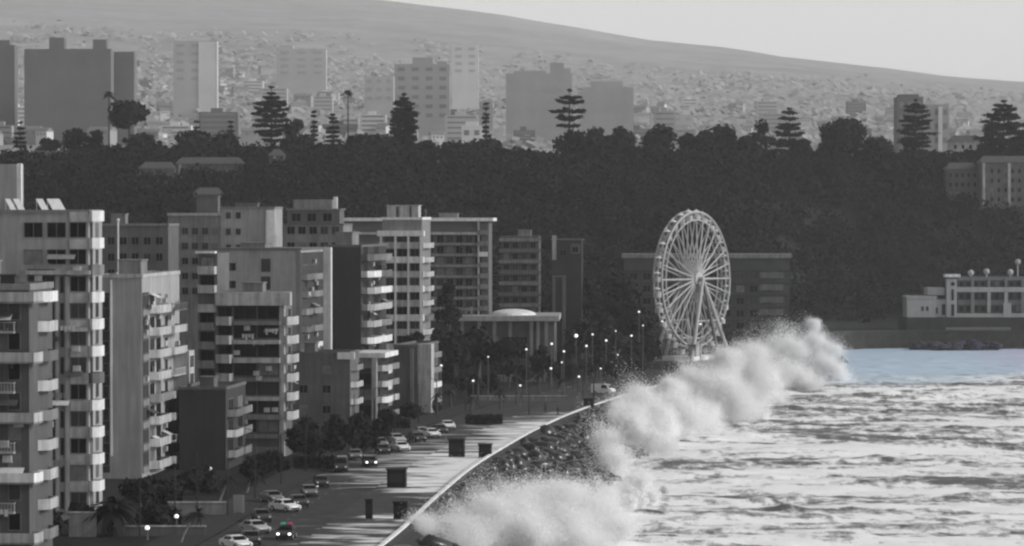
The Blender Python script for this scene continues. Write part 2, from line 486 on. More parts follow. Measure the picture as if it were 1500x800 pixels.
def hill_z(X, Y):
    X = np.asarray(X, float); Y = np.asarray(Y, float)
    px = X * F / Y + 750
    rz = H - (np.interp(X * F / 1260 + 750, ridge_px, ridge_py) - YH) / F * 1260
    yf = 1005 + 125 * sstep((X - 55) / 60)
    front = rz * sstep((Y - yf) / (1262 - yf)) ** .9
    py2 = np.interp(px, [0, 1500], [214, 224]); z2 = H - (py2 - YH) / F * 2400
    back = rz + (z2 - rz) * sstep((Y - 1262) / 1150) - 10 * np.sin(np.clip((Y - 1262) / 1000, 0, 1) * math.pi)
    py4 = np.interp(px, [0, 1500], [105, 178]); z4 = H - (py4 - YH) / F * 4600
    zc = H - (np.interp(X * F / 9200 + 750, crest_px, crest_py) - YH) / F * 9200
    far = np.where(Y < 4600, z2 + (z4 - z2) * (Y - 2412) / 2188, z4 + (zc - z4) * ((Y - 4600) / 4600))
    z = np.where(Y < 1262, front, np.where(Y < 2412, back, far))
    rel = fbm(X, Y, 2 * math.pi / 1400, 5)
    z = z + np.where(Y > 2412, rel * np.clip((Y - 2412) / 2000, 0, 1) * np.clip((9200 - Y) / 2000, .6, 1) * 14, 0)
    z = np.where(Y > 9200, zc - (Y - 9200) * .35, z)
    return z
rows = np.concatenate([np.arange(1000, 1400, 8), np.arange(1400, 2500, 50), np.arange(2500, 9200, 110), np.arange(9200, 10400, 150)])
cols = np.linspace(-330, 1830, 261)
PXg, Yg = np.meshgrid(cols, rows)
Xg = (PXg - 750) / F * Yg
Zg = hill_z(Xg, Yg)
Zg = np.where((Yg < 1130) & (inland(Xg, Yg) < 18), -9, Zg - .3)
V = np.stack([Xg, Yg, Zg], -1).reshape(-1, 3)
ny, nx = Xg.shape; I = np.arange(ny * nx).reshape(ny, nx)
Fq = np.stack([I[:-1, :-1], I[:-1, 1:], I[1:, 1:], I[1:, :-1]], -1).reshape(-1, 4)

def terrain_mat():
    m, nt, p = base_mat("hillside"); L = nt.links.new
    geo = nt.nodes.new("ShaderNodeNewGeometry")
    sep = nt.nodes.new("ShaderNodeSeparateXYZ"); L(geo.outputs["Position"], sep.inputs[0])
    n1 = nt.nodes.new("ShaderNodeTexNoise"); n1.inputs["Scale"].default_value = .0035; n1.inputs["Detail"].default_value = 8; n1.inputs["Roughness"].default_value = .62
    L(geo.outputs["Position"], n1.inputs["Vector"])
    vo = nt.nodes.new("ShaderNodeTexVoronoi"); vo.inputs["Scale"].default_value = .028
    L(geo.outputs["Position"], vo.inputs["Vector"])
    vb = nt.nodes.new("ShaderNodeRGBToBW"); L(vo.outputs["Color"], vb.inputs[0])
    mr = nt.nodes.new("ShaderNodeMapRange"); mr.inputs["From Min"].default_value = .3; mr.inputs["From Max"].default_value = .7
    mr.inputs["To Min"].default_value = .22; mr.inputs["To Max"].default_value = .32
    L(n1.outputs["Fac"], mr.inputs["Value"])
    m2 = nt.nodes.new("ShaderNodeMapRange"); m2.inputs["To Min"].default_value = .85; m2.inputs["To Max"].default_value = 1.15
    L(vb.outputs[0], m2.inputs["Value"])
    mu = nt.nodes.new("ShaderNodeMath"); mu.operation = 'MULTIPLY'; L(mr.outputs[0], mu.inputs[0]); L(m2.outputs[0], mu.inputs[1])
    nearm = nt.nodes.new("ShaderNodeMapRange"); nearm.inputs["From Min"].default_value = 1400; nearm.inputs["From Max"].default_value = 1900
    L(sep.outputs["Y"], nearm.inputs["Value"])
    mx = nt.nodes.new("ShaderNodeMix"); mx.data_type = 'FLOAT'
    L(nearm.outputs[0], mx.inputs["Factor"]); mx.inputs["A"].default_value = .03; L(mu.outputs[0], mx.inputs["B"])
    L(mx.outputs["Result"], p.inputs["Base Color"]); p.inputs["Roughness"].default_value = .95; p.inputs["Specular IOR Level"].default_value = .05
    return m
me = np_mesh("hills", V, Fq); me.materials.append(terrain_mat())
tag(link_mesh("hills", me), kind="structure")

# ------------------------------------------------------------------ air
mb = MB().box(-3600, 3600, -450, 10600, -9.5, 720)
hz = mb.build("haze", None) if False else link_mesh("haze", mb.mesh("haze", []))
hm = bpy.data.materials.new("haze_air"); hm.use_nodes = True
nt = hm.node_tree; nt.nodes.remove(nt.nodes["Principled BSDF"])
pv = nt.nodes.new("ShaderNodeVolumePrincipled")
pv.inputs["Color"].default_value = (.96, .96, .96, 1); pv.inputs["Density"].default_value = HAZE_DENSITY; pv.inputs["Anisotropy"].default_value = 0.1
nt.links.new(pv.outputs[0], nt.nodes["Material Output"].inputs["Volume"])
hz.data.materials.append(hm)
tag(hz, kind="stuff")

# ------------------------------------------------------------------ building kit
_wcache = {}
def window_meshes(w, h, bars, fm, gm):
    key = (round(w, 2), round(h, 2), bars, fm.name, gm.name)
    if key not in _wcache:
        a = MB(); t = .07; d0, d1 = -.07, .05
        a.box(0, w, d0, d1, 0, t).box(0, w, d0, d1, h - t, h).box(0, t, d0, d1, t, h - t).box(w - t, w, d0, d1, t, h - t)
        for k in range(bars):
            x = w * (k + 1) / (bars + 1); a.box(x - .035, x + .035, d0, d1, t, h - t)
        b = MB().box(t * .5, w - t * .5, -.03, .03, t * .5, h - t * .5)
        _wcache[key] = (a.mesh("window", fm), b.mesh("pane", gm))
    return _wcache[key]

class Bld:
    def __init__(s, name, label, pxL, pxR, Y, top=None, pytop=None, depth=12, a=None, mat_=PALE, cat="building", z0=-.12, group=None, zb=None):
        a = street_angle(Y) if a is None else a
        s.Y = Y; s.a = a; s.k = F / Y
        s.x0 = X_(pxL, Y); s.pxL = pxL
        s.W = (X_(pxR, Y) - s.x0) / math.cos(a); s.D = depth
        s.H = top if top is not None else Z_(pytop, Y)
        s.base = zb if zb is not None else 0.0
        s.root = empty(name, (s.x0, Y, s.base + (z0 if zb is None else 0)), -a, label, cat, group)
        s.off = s.root.location.z
        s.mat = mat_
        s.wall = MB()
        s.wall.box(0, s.W, 0, s.D, 0, s.H - s.off)
        s.nw = 0
    def u(s, px): return (px - s.pxL) / s.k / math.cos(s.a)
    def z(s, py): return Z_(py, s.Y) - s.off
    def done(s, roofmat=None):
        s.wall_obj = s.wall.build("wall", s.mat, s.root)
        return s
    def part(s, name, mb, m, parent=None, label=None):
        o = mb.build(name, m, parent or s.root)
        if label: o["label"] = label
        return o
    def box(s, name, x0, x1, y0, y1, z0, z1, m, parent=None):
        return s.part(name, MB().box(x0, x1, y0, y1, z0, z1), m, parent)
    def win(s, face, u, z, w, h, bars=1, gm=None, fm=None, out=0.0):
        if s.nw >= 98: return
        s.nw += 1
        gm = (GLASS3 if random.random() < .1 else gm) if gm is not GLASS2 else gm; gm = gm or (GLASS if random.random() < .68 else GLASS2); fm = fm or FRAME
        A_, B_ = window_meshes(w, h, bars, fm, gm)
        if face == 'front': loc = (u, -out, z); r = 0
        else: loc = (s.W + out, u, z); r = math.pi / 2
        f = link_mesh("window", A_, None, s.root, loc, r)
        link_mesh("pane", B_, None, f)
    def grid(s, face, u0, u1, n, z0, fh, nf, w, h, bars=1, fm=None, gm=None):
        for k in range(nf):
            for i in range(n):
                c = u0 + (u1 - u0) * (i + .5) / n
                s.win(face, c - w / 2, z0 + k * fh, w, h, bars, gm, fm)
    def balcony(s, poly, z, h, m, slabm=None, solid=True, th=.12):
        """poly = outer outline (3+ points, open on the wall side), in local coordinates"""
        if random.random() < .3: m = random.choice((OFFWHITE, MID, DULL, WHITE) if m is not DULL else (DULL, MID))
        slab = MB().prism(poly, z, z + .18)
        b = s.part("balcony", slab, slabm or m)
        r = MB()
        P = [Vector((x, y, 0)) for x, y in poly]
        for i in range(len(P) - 1):
            p, q = P[i], P[i + 1]; d = (q - p).normalized(); nn = Vector((-d.y, d.x, 0)) * th
            if solid:
                r.prism([(p.x, p.y), (q.x, q.y), (q.x + nn.x, q.y + nn.y), (p.x + nn.x, p.y + nn.y)], z + .183, z + h)
            else:
                r.tube((p.x, p.y, z + h), (q.x, q.y, z + h), .05, n=4)
                L_ = (q - p).length
                for k in range(max(2, int(L_ / .3))):
                    t = p + d * (k + .5) * .3
                    if (t - p).length < L_: r.tube((t.x, t.y, z + .18), (t.x, t.y, z + h), .025, n=4)
        s.part("railing", r, m, b)
        return b
    def sea_balconies(s, y0, y1, zs, proj, h, m, cham=.9, solid=True):
        W = s.W
        for z in zs:
            s.balcony([(W, y0), (W + proj, y0 + cham), (W + proj, y1 - cham * .3), (W, y1)], z, h, m, solid=solid)
    def front_balconies(s, x0, x1, zs, proj, h, m, solid=True):
        for z in zs:
            s.balcony([(x0, 0), (x0, -proj), (x1, -proj), (x1, 0)], z, h, m, solid=solid)
    def parapet(s, m, h=.6, over=.12, t=.25):
        z = s.H - s.off; W, D = s.W, s.D; o = over
        mb = MB().box(-o, W + o, -o, t, z + .003, z + h).box(-o, W + o, D - t, D + o, z + .003, z + h).box(-o, t, t, D - t, z + .003, z + h).box(W - t, W + o, t, D - t, z + .003, z + h)
        s.part("parapet", mb, m)
    def slabroof(s, m, over=.6, th=.35):
        z = s.H - s.off
        s.box("roof", -over, s.W + over, -over, s.D + over, z + .003, z + th, m)
    def roofbox(s, x0, x1, y0, y1, h, m, name="roof_hut"):
        z = s.H - s.off
        mb = MB().box(x0, x1, y0, y1, z + .004, z + h).box(x0 - .15, x1 + .15, y0 - .15, y1 + .15, z + h + .003, z + h + .18)
        return s.part(name, mb, m)
    def tank(s, x, y, m=CONC, r=.7, h=1.6):
        z = s.H - s.off
        mb = MB().tube((x, y, z + .4), (x, y, z + .4 + h), r, n=12).tube((x, y, z + .4 + h), (x, y, z + .7 + h), r, .15, n=12)
        for a in range(4):
            c = Vector((x + r * .7 * math.cos(a * 1.57 + .7), y + r * .7 * math.sin(a * 1.57 + .7), 0)); mb.tube((c.x, c.y, z), (c.x, c.y, z + .45), .06, n=4)
        s.part("water_tank", mb, m)
    def mast(s, x, y, h, m=METAL, r=.05):
        z = s.H - s.off
        mb = MB().tube((x, y, z), (x, y, z + h), r, r * .6, n=6)
        for k in range(3): mb.tube((x - .5 + k * .1, y, z + h - .3 - k * .35), (x + .5 - k * .1, y, z + h - .3 - k * .35), .02, n=4)
        s.part("antenna", mb, m)

AWN = [mat("awning_cloth_dark", .05, .3, 2, .9), mat("awning_cloth_pale", .5, .2, 2, .9), mat("awning_cloth_grey", .2, .2, 2, .9)]
_ac = None
def clutter(b, x0, x1, z0, z1, n, face='front', seed=0):
    """air conditioners, awnings and washing lines that flat dwellers have hung on the facade"""
    global _ac
    r = random.Random(seed)
    if _ac is None: _ac = MB().box(-.42, .42, -.38, -.02, 0, .6).box(-.5, .5, -.3, -.02, -.08, -.003).mesh("air_conditioner", [OFFWHITE])
    for i in range(n):
        u = r.uniform(x0, x1); z = r.uniform(z0, z1); k = r.random()
        loc = (u, -.18, z) if face == 'front' else (b.W + .18, u, z); rot = 0 if face == 'front' else math.pi / 2
        if k < .45: link_mesh("air_conditioner", _ac, None, b.root, loc, rot)
        elif k < .8:
            w = r.uniform(.8, 1.8); MB().add([(-w, 0, .5), (w, 0, .5), (w, -1.0, 0), (-w, -1.0, 0), (-w, 0, .45), (w, 0, .45), (w, -1.0, -.06), (-w, -1.0, -.06)], [(0, 3, 2, 1), (4, 5, 6, 7), (0, 1, 5, 4), (1, 2, 6, 5), (2, 3, 7, 6), (3, 0, 4, 7)]).build("awning", r.choice(AWN), b.root, loc, rot)
        else:
            m = MB()
            for q in range(4): m.box(-.9 + q * .45, -.6 + q * .45, -.9, -.87, -r.uniform(.4, .8), 0)
            m.box(-1, 1, -.91, -.86, .003, .04).build("washing", r.choice(AWN), b.root, loc, rot)

# ------------------------------------------------------------------ near buildings (left)
# B0: nearest tower at the left edge
b = Bld("apartment_tower", "nearest apartment tower at the left edge, grey, with projecting balcony ends and railings", -130, 44, 345, pytop=425, depth=11, mat_=mat("tower_grey_render", .09, .15, .4, .9, streak=.2))
zs = [b.z(436 + 44 * k) - .5 for k in range(9)]
for k, z in enumerate(zs):
    if z < .5: continue
    if k % 2 == 0:
        b.balcony([(b.W - 7.5, 0), (b.W - 7.5, -1.3), (b.W + .7, -1.3), (b.W + 1.0, -.6), (b.W + 1.0, 1.6), (b.W, 1.6)], z, 1.05, OFFWHITE, slabm=MID)
    else:
        b.balcony([(b.W - 6.5, 0), (b.W - 6.5, -.9), (b.W - 1.3, -.9), (b.W - 1.3, 0)], z, 1.0, METAL, solid=False)
for k in range(9):
    z = b.z(436 + 44 * k) + .1 - 0
    if z < 1: continue
    for (u, w, bars) in ((b.W - 7.2, 2.2, 1), (b.W - 4.4, 1.6, 1), (b.W - 2.0, 1.2, 0), (1.0, 1.6, 1)):
        b.win('front', u, z - 2.2 + 2.0 * (k % 2 == 9) , w, 1.7, bars)
b.sea_balconies(4, 9, [z for z in zs if z > 1], 1.0, 1.0, OFFWHITE)
b.parapet(CONC); b.roofbox(3, 7, 3, 7, 2.6, MID); b.roofbox(8.2, 9.6, 1, 3, 1.3, DARKW, "roof_cabinet"); b.tank(1.5, 2)
clutter(b, b.W - 8, b.W - .5, 2, 26, 26, 'front', 1); b.done()

# B1: tall tower with solar panels
b = Bld("apartment_tower", "tall grey apartment tower with solar panels on its roof and white corner balconies", -60, 131, 420, pytop=313, depth=9, mat_=PALE)
tops = [314 + 39.5 * k for k in range(12)]
for k, py in enumerate(tops):
    z1 = b.z(py) - .9; z0 = z1 - 1.75
    if z0 < 1: continue
    if k < 2:
        for (p0, p1) in ((36, 64), (70, 98), (103, 128)): b.win('front', b.u(p0), z0, b.u(p1) - b.u(p0), 1.75, 1, GLASS)
    else:
        b.win('front', b.u(42), z0 - .3, b.u(81) - b.u(42), 2.1, 2, GLASS)
        b.win('front', b.u(89), z0 - .2, b.u(95) - b.u(89), 2.0, 0, GLASS)
        b.win('front', b.u(104), z0, b.u(128) - b.u(104), 1.75, 1)
    b.box("spandrel", b.u(103), b.W, -.16, -.003, z1 + .05, z1 + 1.15, OFFWHITE)
    if k >= 2: b.box("spandrel", b.u(41), b.u(82), -.12, -.043, z1 + .05, z1 + .8, DARKW)
    b.balcony([(b.W, 0), (b.W + .5, -.45), (b.W + 1.25, .15), (b.W + 1.35, 2.6), (b.W, 3.0)], z1 + .1, 1.2, WHITE)
    b.win('sea', .8, z0 - .3, 1.6, 2.0, 1, GLASS); b.win('sea', 4.5, z0, 1.8, 1.7, 1)
b.box("recess_shade", b.u(41), b.u(82), -.04, -.004, 1, b.z(404), DEEP)  # flat dark sheet painted in place of a shaded loggia
b.box("canopy", b.u(40), b.W + .3, -.9, -.003, b.z(402), b.z(396), OFFWHITE)
for p0, p1 in ((82.5, 87.5), (97, 102)):
    b.box("pilaster", b.u(p0), b.u(p1), -.3, -.003, 1, b.z(404), PALE)
b.parapet(CONC, .45)
z = b.z(313)
for i, (p0, w) in enumerate(((14, 8), (26, 9), (60, 10), (76, 19))):
    u = b.u(p0); ww = w / b.k * 1.0
    mb = MB().add([(u, 1.2, z + .55), (u + ww, 1.2, z + .5), (u + ww + .9, 2.6, z + .45), (u + .9, 2.6, z + .5),
                   (u - 1.1, 1.2, z + 1.75), (u + ww - 1.1, 1.2, z + 1.75)], [(0, 1, 5, 4)])
    mb = MB(); tilt = .85
    mb.add([(u, 1.0, z + .45), (u + ww, 1.0, z + .45), (u + ww - 1.0, 2.6, z + 1.7), (u - 1.0, 2.6, z + 1.7),
            (u, 1.05, z + .37), (u + ww, 1.05, z + .37), (u + ww - 1.0, 2.65, z + 1.62), (u - 1.0, 2.65, z + 1.62)],
           [(0, 1, 2, 3), (7, 6, 5, 4), (0, 4, 5, 1), (1, 5, 6, 2), (2, 6, 7, 3), (3, 7, 4, 0)])
    for x, y, h in ((u + .1, 1.05, .4), (u + ww - .1, 1.05, .4), (u - .9, 2.6, 1.6), (u + ww - 1.1, 2.6, 1.6)): mb.tube((x, y, z), (x, y, z + h), .03, n=4)
    b.part("solar_panel", mb, PANEL)
mb = MB().box(b.u(-45), b.u(18), 3, 7, z + .004, b.z(240)); b.part("stair_tower", mb, PALE); clutter(b, b.u(36), b.W - 1, 2, 30, 22, "front", 2)
b.box("stair_edge", b.u(18) + .003, b.u(24), 3.2, 3.8, z + .004, b.z(239), WHITE)
b.done()
# B2: blank gabled block
b = Bld("apartment_block", "apartment block with a tall blank grey side wall and stacked light balconies facing the sea", 149, 208, 488, pytop=407, depth=30, mat_=PALE)
fh = 2.98; nf = 8
for k in range(nf):
    z = 1.4 + k * fh
    b.win('front', b.u(150.5), z + .3, b.u(160) - b.u(150.5), 1.7, 0, GLASS)
    b.win('sea', .6, z + .2, 4.2, 1.9, 1, GLASS)
    b.win('sea', 6.0, z - .2, 3.4, 2.2, 1); b.win('sea', 11, z - .2, 3.4, 2.2, 1, GLASS); b.win('sea', 18, z, 2, 1.8, 1)
    b.balcony([(b.W, 5.5), (b.W + 1.3, 6.3), (b.W + 1.5, 14.5), (b.W, 15.2)], z - .5, 1.1, OFFWHITE)
    b.balcony([(b.W, 16.2), (b.W + 1.6, 17), (b.W + 1.8, 26), (b.W, 26.5)], z - .5, 1.0, OFFWHITE, solid=(k % 3 != 1))
    b.box("spandrel", b.W + .053, b.W + .16, .3, 5.0, z - .75, z + .1, MID)
b.box("recess_shade", b.W + .004, b.W + .05, .25, 5.2, .8, 1.4 + fh * nf - .6, DEEP); b.box("recess_shade", b.u(150.2), b.u(160.6), -.03, -.004, .8, 1.4 + fh * nf - .6, DEEP)  # thin dark sheets paint shade behind the window slots
clutter(b, 1, 27, 2, 24, 34, "sea", 3)
b.box("downpipe", b.u(161.5), b.u(164), -.22, -.003, 3, b.z(410), WHITE)
b.parapet(OFFWHITE, .5); b.roofbox(1.5, 4.5, 4, 9, 2.2, MID); b.tank(2.2, 14)
b.box("sunroom", b.W + .004, b.W + 2.2, 25, 29.6, 8, 16, OFFWHITE)
for k in range(3): b.win('sea', 25.6, 8.6 + k * 2.5, 3.2, 1.8, 1, GLASS, WHITE, 2.2)
b.done()
# pole on the roof between towers
o = empty("flagpole", (X_(173, 526), 526, -.12), 0, "white pole showing above the blank-walled block, beside the tower with solar panels", "pole")
MB().tube((0, 0, 0), (0, 0, Z_(322, 526)), .14, .1, 8).build("shaft", WHITE, o); MB().ball((0, 0, Z_(321, 526)), .22).build("finial", WHITE, o)
# B3: low dark block
b = Bld("apartment_block", "low block with a dark windowless side wall in front of the dark-glazed flats", 262, 331, 505, pytop=571, depth=17, mat_=DARKW)
b.sea_balconies(1, 8, [1.6 + 2.8 * k for k in range(3)], 1.2, 1.0, OFFWHITE); b.sea_balconies(9, 16, [1.6 + 2.8 * k for k in range(3)], 1.2, 1.0, MID)
for k in range(3): b.win('sea', 2, 2.2 + 2.8 * k, 4, 1.8, 1, GLASS); b.win('sea', 10, 2.2 + 2.8 * k, 4, 1.8, 1, GLASS)
b.parapet(DULL, .4); b.roofbox(2, 4, 5, 8, 1.4, DULL); b.done()
# B4: dark glazed flats with light bands
b = Bld("apartment_building", "apartment building with wide dark glazed bays between pale floor bands and a pale corner column", 290, 412, 530, pytop=428, depth=10, mat_=DULL)
fh = 27.7 / b.k
zt = b.z(445)
b.box("cornice", b.u(318), b.W + 1.6, -1.5, -.004, b.z(447), b.z(428), OFFWHITE)
for k in range(8):
    py = 447 + 27.7 * k
    z1 = b.z(py); z0 = z1 - fh
    m_ = OFFWHITE if k in (1, 2, 4, 7) else MID
    if k < 7:
        for (p0, p1) in ((343, 376), (378, 409)): b.win('front', b.u(p0), z0 + .75, b.u(p1) - b.u(p0), fh - .85, 1, GLASS if k != 4 else GLASS2, DEEP)
        b.box("floor_band", b.u(343), b.W, -1.1 if k < 3 else -.5, -.004, z0 - .1, z0 + (.45 if k not in (2, 5) else .6), m_ if k < 6 else MID)
        b.balcony([(b.u(318), 0), (b.u(318), -1.2), (b.u(339), -1.5), (b.u(342), -.9), (b.u(342), 0)], z0 - .15, 1.25, OFFWHITE)
        b.win('front', b.u(320), z0 + 1.1, b.u(340) - b.u(320), fh - 1.3, 1, GLASS, DEEP)
        b.balcony([(b.W, -.2), (b.W + 1.0, -.55), (b.W + 1.9, .4), (b.W + 1.9, 4.5), (b.W, 5.2)], z0 - .1, 1.2, OFFWHITE)
        b.win('sea', .6, z0 + .4, 3.2, 1.9, 1, GLASS); b.win('sea', 6.5, z0 + .4, 2.2, 1.7, 1, GLASS)
b.box("corner_column", b.W - .15, b.W + .55, -.35, .6, 0, b.z(430), OFFWHITE)
b.box("ground_storey", b.u(343), b.W, -.6, -.004, .3, b.z(655), MID)
zl = b.z(371)
b.wall.box(0, b.u(318), .4, b.D, b.H - b.off - .01, zl)
for k in range(3):
    z1 = b.z(374 + 27.7 * k)
    b.balcony([(b.u(291), .4), (b.u(291), -1.0), (b.u(316), -1.2), (b.u(317), .4)], z1 - fh, 1.15, OFFWHITE)
    b.win('front', b.u(293), z1 - fh + .9, b.u(314) - b.u(293), 1.6, 1, GLASS, DEEP, -.4)
for k in range(8):
    z1 = b.z(456 + 27.7 * k)
    if z1 - fh < 1: continue
    b.balcony([(b.u(291), 0), (b.u(291), -1.0), (b.u(315), -1.2), (b.u(316), 0)], z1 - fh, 1.1, MID)
    b.win('front', b.u(293), z1 - fh + .9, b.u(314) - b.u(293), 1.6, 1, GLASS, DEEP)
b.box("canopy", b.u(288), b.u(317), -1.3, .39, zl - .02, zl + .3, WHITE)
b.roofbox(b.u(350), b.u(380), 3, 6, 1.2, MID); clutter(b, b.u(345), b.W - .8, 3, 22, 14, "front", 4); clutter(b, 1, 9, 3, 22, 6, "sea", 5)
b.done()
# B5: plain pale block with a slot of windows
b = Bld("apartment_block", "pale slab block with plain wall and one dark window slot, behind the dark-glazed flats", 318, 441, 604, pytop=366, depth=22, mat_=PALE)
for k in range(5):
    z = b.z(384 + 26 * k) - .6
    b.win('front', b.u(383), z - 1.0, b.u(397) - b.u(383), 2.2, 0, GLASS2, DULL)
    b.win('front', b.u(330), z - .8, b.u(346) - b.u(330), 1.3, 1)
for k in range(9):
    z = 2 + 2.85 * k
    b.win('sea', 1.5, z, 5, 1.9, 2, GLASS); b.win('sea', 9, z, 5, 1.9, 2, GLASS)
    b.balcony([(b.W, 8), (b.W + .9, 8.6), (b.W + 1.0, 15), (b.W, 15.5)], z - .6, 1.0, MID)
    b.balcony([(b.W, 1), (b.W + .8, 1.5), (b.W + .9, 6.5), (b.W, 7)], z - .6, 1.0, DULL)
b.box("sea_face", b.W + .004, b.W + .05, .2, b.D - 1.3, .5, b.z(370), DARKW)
clutter(b, 1, 18, 3, 27, 20, "sea", 6)
b.box("end_fin", b.W + .004, b.W + 1.3, b.D - 1.2, b.D, 0, b.z(364), WHITE)
b.box("corner_strip", b.W - .5, b.W + .12, -.12, -.004, 0, b.z(368), MID)
b.slabroof(DULL, .25, .3); b.roofbox(3, 7, 5, 11, 1.0, MID); b.mast(9, 4, 2.4)
b.done()
# B6: dark side wall with light balconies
b = Bld("apartment_block", "tall block with a dark blank side wall and pale rounded balconies facing the sea", 476, 529, 632, pytop=362, depth=24, mat_=DARKW)
for k in range(10):
    z = 2 + 2.85 * k
    b.win('sea', 2, z, 4.5, 1.9, 2, GLASS); b.win('sea', 12, z, 4.5, 1.9, 2, GLASS)
    b.balcony([(b.W, .3), (b.W + 1.1, .2), (b.W + 2.1, 1.2), (b.W + 2.3, 7), (b.W, 8.5)], z - .6, 1.1, OFFWHITE if k % 4 else WHITE)
    b.balcony([(b.W, 10), (b.W + 1.6, 10.5), (b.W + 2.3, 13), (b.W + 2.0, 19), (b.W, 20)], z - .6, 1.1, WHITE if k % 3 else MID)
clutter(b, 1, 21, 3, 27, 26, "sea", 7); b.parapet(DULL, .4); b.roofbox(1, 4, 4, 10, 2.4, MID); b.mast(4.5, 3, 3); b.done()
# B7 : low grey house with square windows
b = Bld("apartment_house", "low grey house with small square dark windows, below the dark blank wall", 429, 513, 587, pytop=518, depth=9, mat_=MID)
b.mat = mat("weathered_grey_render", .11, .2, .35, .9, streak=.25)
for z_, hh in ((b.z(576), .9), (b.z(606), .9), (b.z(548), .9)):
    for p in (438, 472): 
        if z_ > 8 and p == 438: continue
        b.win('front', b.u(p), z_, 1.45, 1.35, 1, GLASS)
b.sea_balconies(1, 8, [2 + 2.7 * k for k in range(4)], .9, .9, OFFWHITE)
b.box("terrace_wall", b.u(495), b.W + .8, -.5, -.004, b.z(526), b.z(516), WHITE)
b.parapet(DULL, .35); b.roofbox(1.5, 3.2, 2, 5, 1.5, DULL); b.done()
b = Bld("apartment_house", "narrow black-fronted house squeezed between the low grey house and pale balconies", 516, 549, 606, pytop=524, depth=14, mat_=DEEP)
for k in range(4):
    b.win('front', b.u(520), 1.8 + 2.6 * k, b.u(546) - b.u(520), 1.9, 1, GLASS, DEEP)
    b.balcony([(b.W, .2), (b.W + 1.2, .3), (b.W + 2.0, 1.2), (b.W + 2.0, 6), (b.W, 7)], 1.4 + 2.6 * k, 1.0, OFFWHITE)
    b.balcony([(b.W, 7.8), (b.W + 1.7, 8.2), (b.W + 2.0, 13), (b.W, 13.6)], 1.4 + 2.6 * k, 1.0, MID)
    b.win('sea', 1.5, 1.9 + 2.6 * k, 3, 1.9, 1, GLASS)
b.box("edge_column", b.W - .5, b.W + .35, -.3, .5, 0, b.z(522), OFFWHITE)
b.box("roof_terrace", b.u(514), b.W + 1.8, -.4, 13, b.H - b.off + .004, b.H - b.off + .8, WHITE)
b.done()
b = Bld("apartment_house", "grey house with a white end strip, last of the seafront row before the plaza", 577, 612, 650, pytop=508, depth=20, mat_=DULL)
b.mat = mat("stone_grey_render", .085, .2, .35, .9, streak=.2)
for k in range(4):
    b.win('sea', 2, 1.6 + 2.7 * k, 5, 1.8, 2, GLASS); b.win('sea', 10, 1.6 + 2.7 * k, 5, 1.8, 2)
    b.balcony([(b.W, 9), (b.W + 1.0, 9.5), (b.W + 1.2, 17), (b.W, 17.6)], 1.2 + 2.7 * k, 1.0, MID)
b.box("white_end_strip", b.W + .004, b.W + 2.3, .6, 3.4, 0, b.z(504), OFFWHITE)
b.box("grey_pier", b.u(601), b.u(606), -.3, -.004, 0, b.z(510), MID)
b.parapet(DULL, .4); b.done()

# ------------------------------------------------------------------ back row
b = Bld("apartment_block", "low mottled grey block behind the flagpole", 150, 247, 640, pytop=331, depth=12, mat_=DULL, a=.06)
b.grid('front', .5, b.W - .5, 5, 18.5, 2.8, 5, 1.3, 1.4); b.parapet(CONC, .4); b.roofbox(1, 3.5, 3, 6, 2, MID); b.done()
b = Bld("apartment_block", "grey block with mottled upper floors and a flat roof left of the pale blank tower", 246, 326, 690, pytop=316, depth=12, mat_=MID, a=.06)
b.grid('front', .4, b.W - .4, 5, 20, 2.8, 5, 1.2, 1.3); b.parapet(OFFWHITE, .5); b.roofbox(5, 9, 3, 6, 3.6, DULL); b.done()
b = Bld("apartment_tower", "pale blank tower top with one bright white vertical strip", 324, 402, 660, pytop=306, depth=12, mat_=PALE, a=.06)
b.box("white_strip", b.u(390), b.u(401), -.25, -.004, 20, b.z(308), WHITE)
b.grid('front', .4, 4.0, 2, 25.5, 2.9, 4, .9, 1.2); b.parapet(MID, .4); b.roofbox(2, 6, 4, 7, .9, DULL); b.done()
b = Bld("apartment_tower", "wide grey apartment block with a stepped penthouse and roof cabins", 415, 503, 700, pytop=330, depth=14, mat_=MID, a=.08)
b.grid('front', .4, b.W - .4, 5, 22.2, 3, 4, 1.5, 1.5); b.parapet(DULL, .3)
zz = b.H - b.off
mb = MB().box(.5, 10.5, 2, 9, zz + .01, zz + 2.9); b.part("penthouse", mb, DULL)
b.box("penthouse_roof", .2, 10.8, 1.7, 9.3, zz + 2.91, zz + 3.15, MID)
mb = MB().box(1.5, 8.8, 3, 8, zz + 3.16, zz + 4.9); b.part("roof_cabin", mb, MID)
b.box("white_chimney", 9.2, 9.9, 3, 4, zz + 3.16, zz + 5.4, WHITE)
for i in range(3): b.win('front', 1.3 + 3 * i, zz + .7, 1.8, 1.6, 1, GLASS, FRAME, -2.0)
b.done()
b = Bld("apartment_tower", "white framed balcony tower with three open balcony columns, left of the slab block", 560, 618, 720, pytop=322, depth=14, mat_=MID, a=.1)
for k in range(8):
    z = b.z(362 + 21.2 * k)
    b.box("floor_slab", -.6, b.W + .5, -1.7, -.004, z - .25, z + .95, WHITE if k % 2 else OFFWHITE)
    for (p0, p1) in ((563, 579), (582, 598), (601, 616)): b.win('front', b.u(p0), z + .96, b.u(p1) - b.u(p0), 1.5, 1, GLASS2 if k % 3 == 0 else GLASS)
for p in (558.5, 579.5, 598.5, 616.5): b.box("frame_column", b.u(p), b.u(p) + .35, -1.85, -1.703, 4, b.z(340), WHITE)
b.parapet(WHITE, .5)
for p0, p1 in ((565, 578), (583, 598), (601, 611)): b.roofbox(b.u(p0), b.u(p1), 2, 6, 2.7, OFFWHITE, "roof_hut")
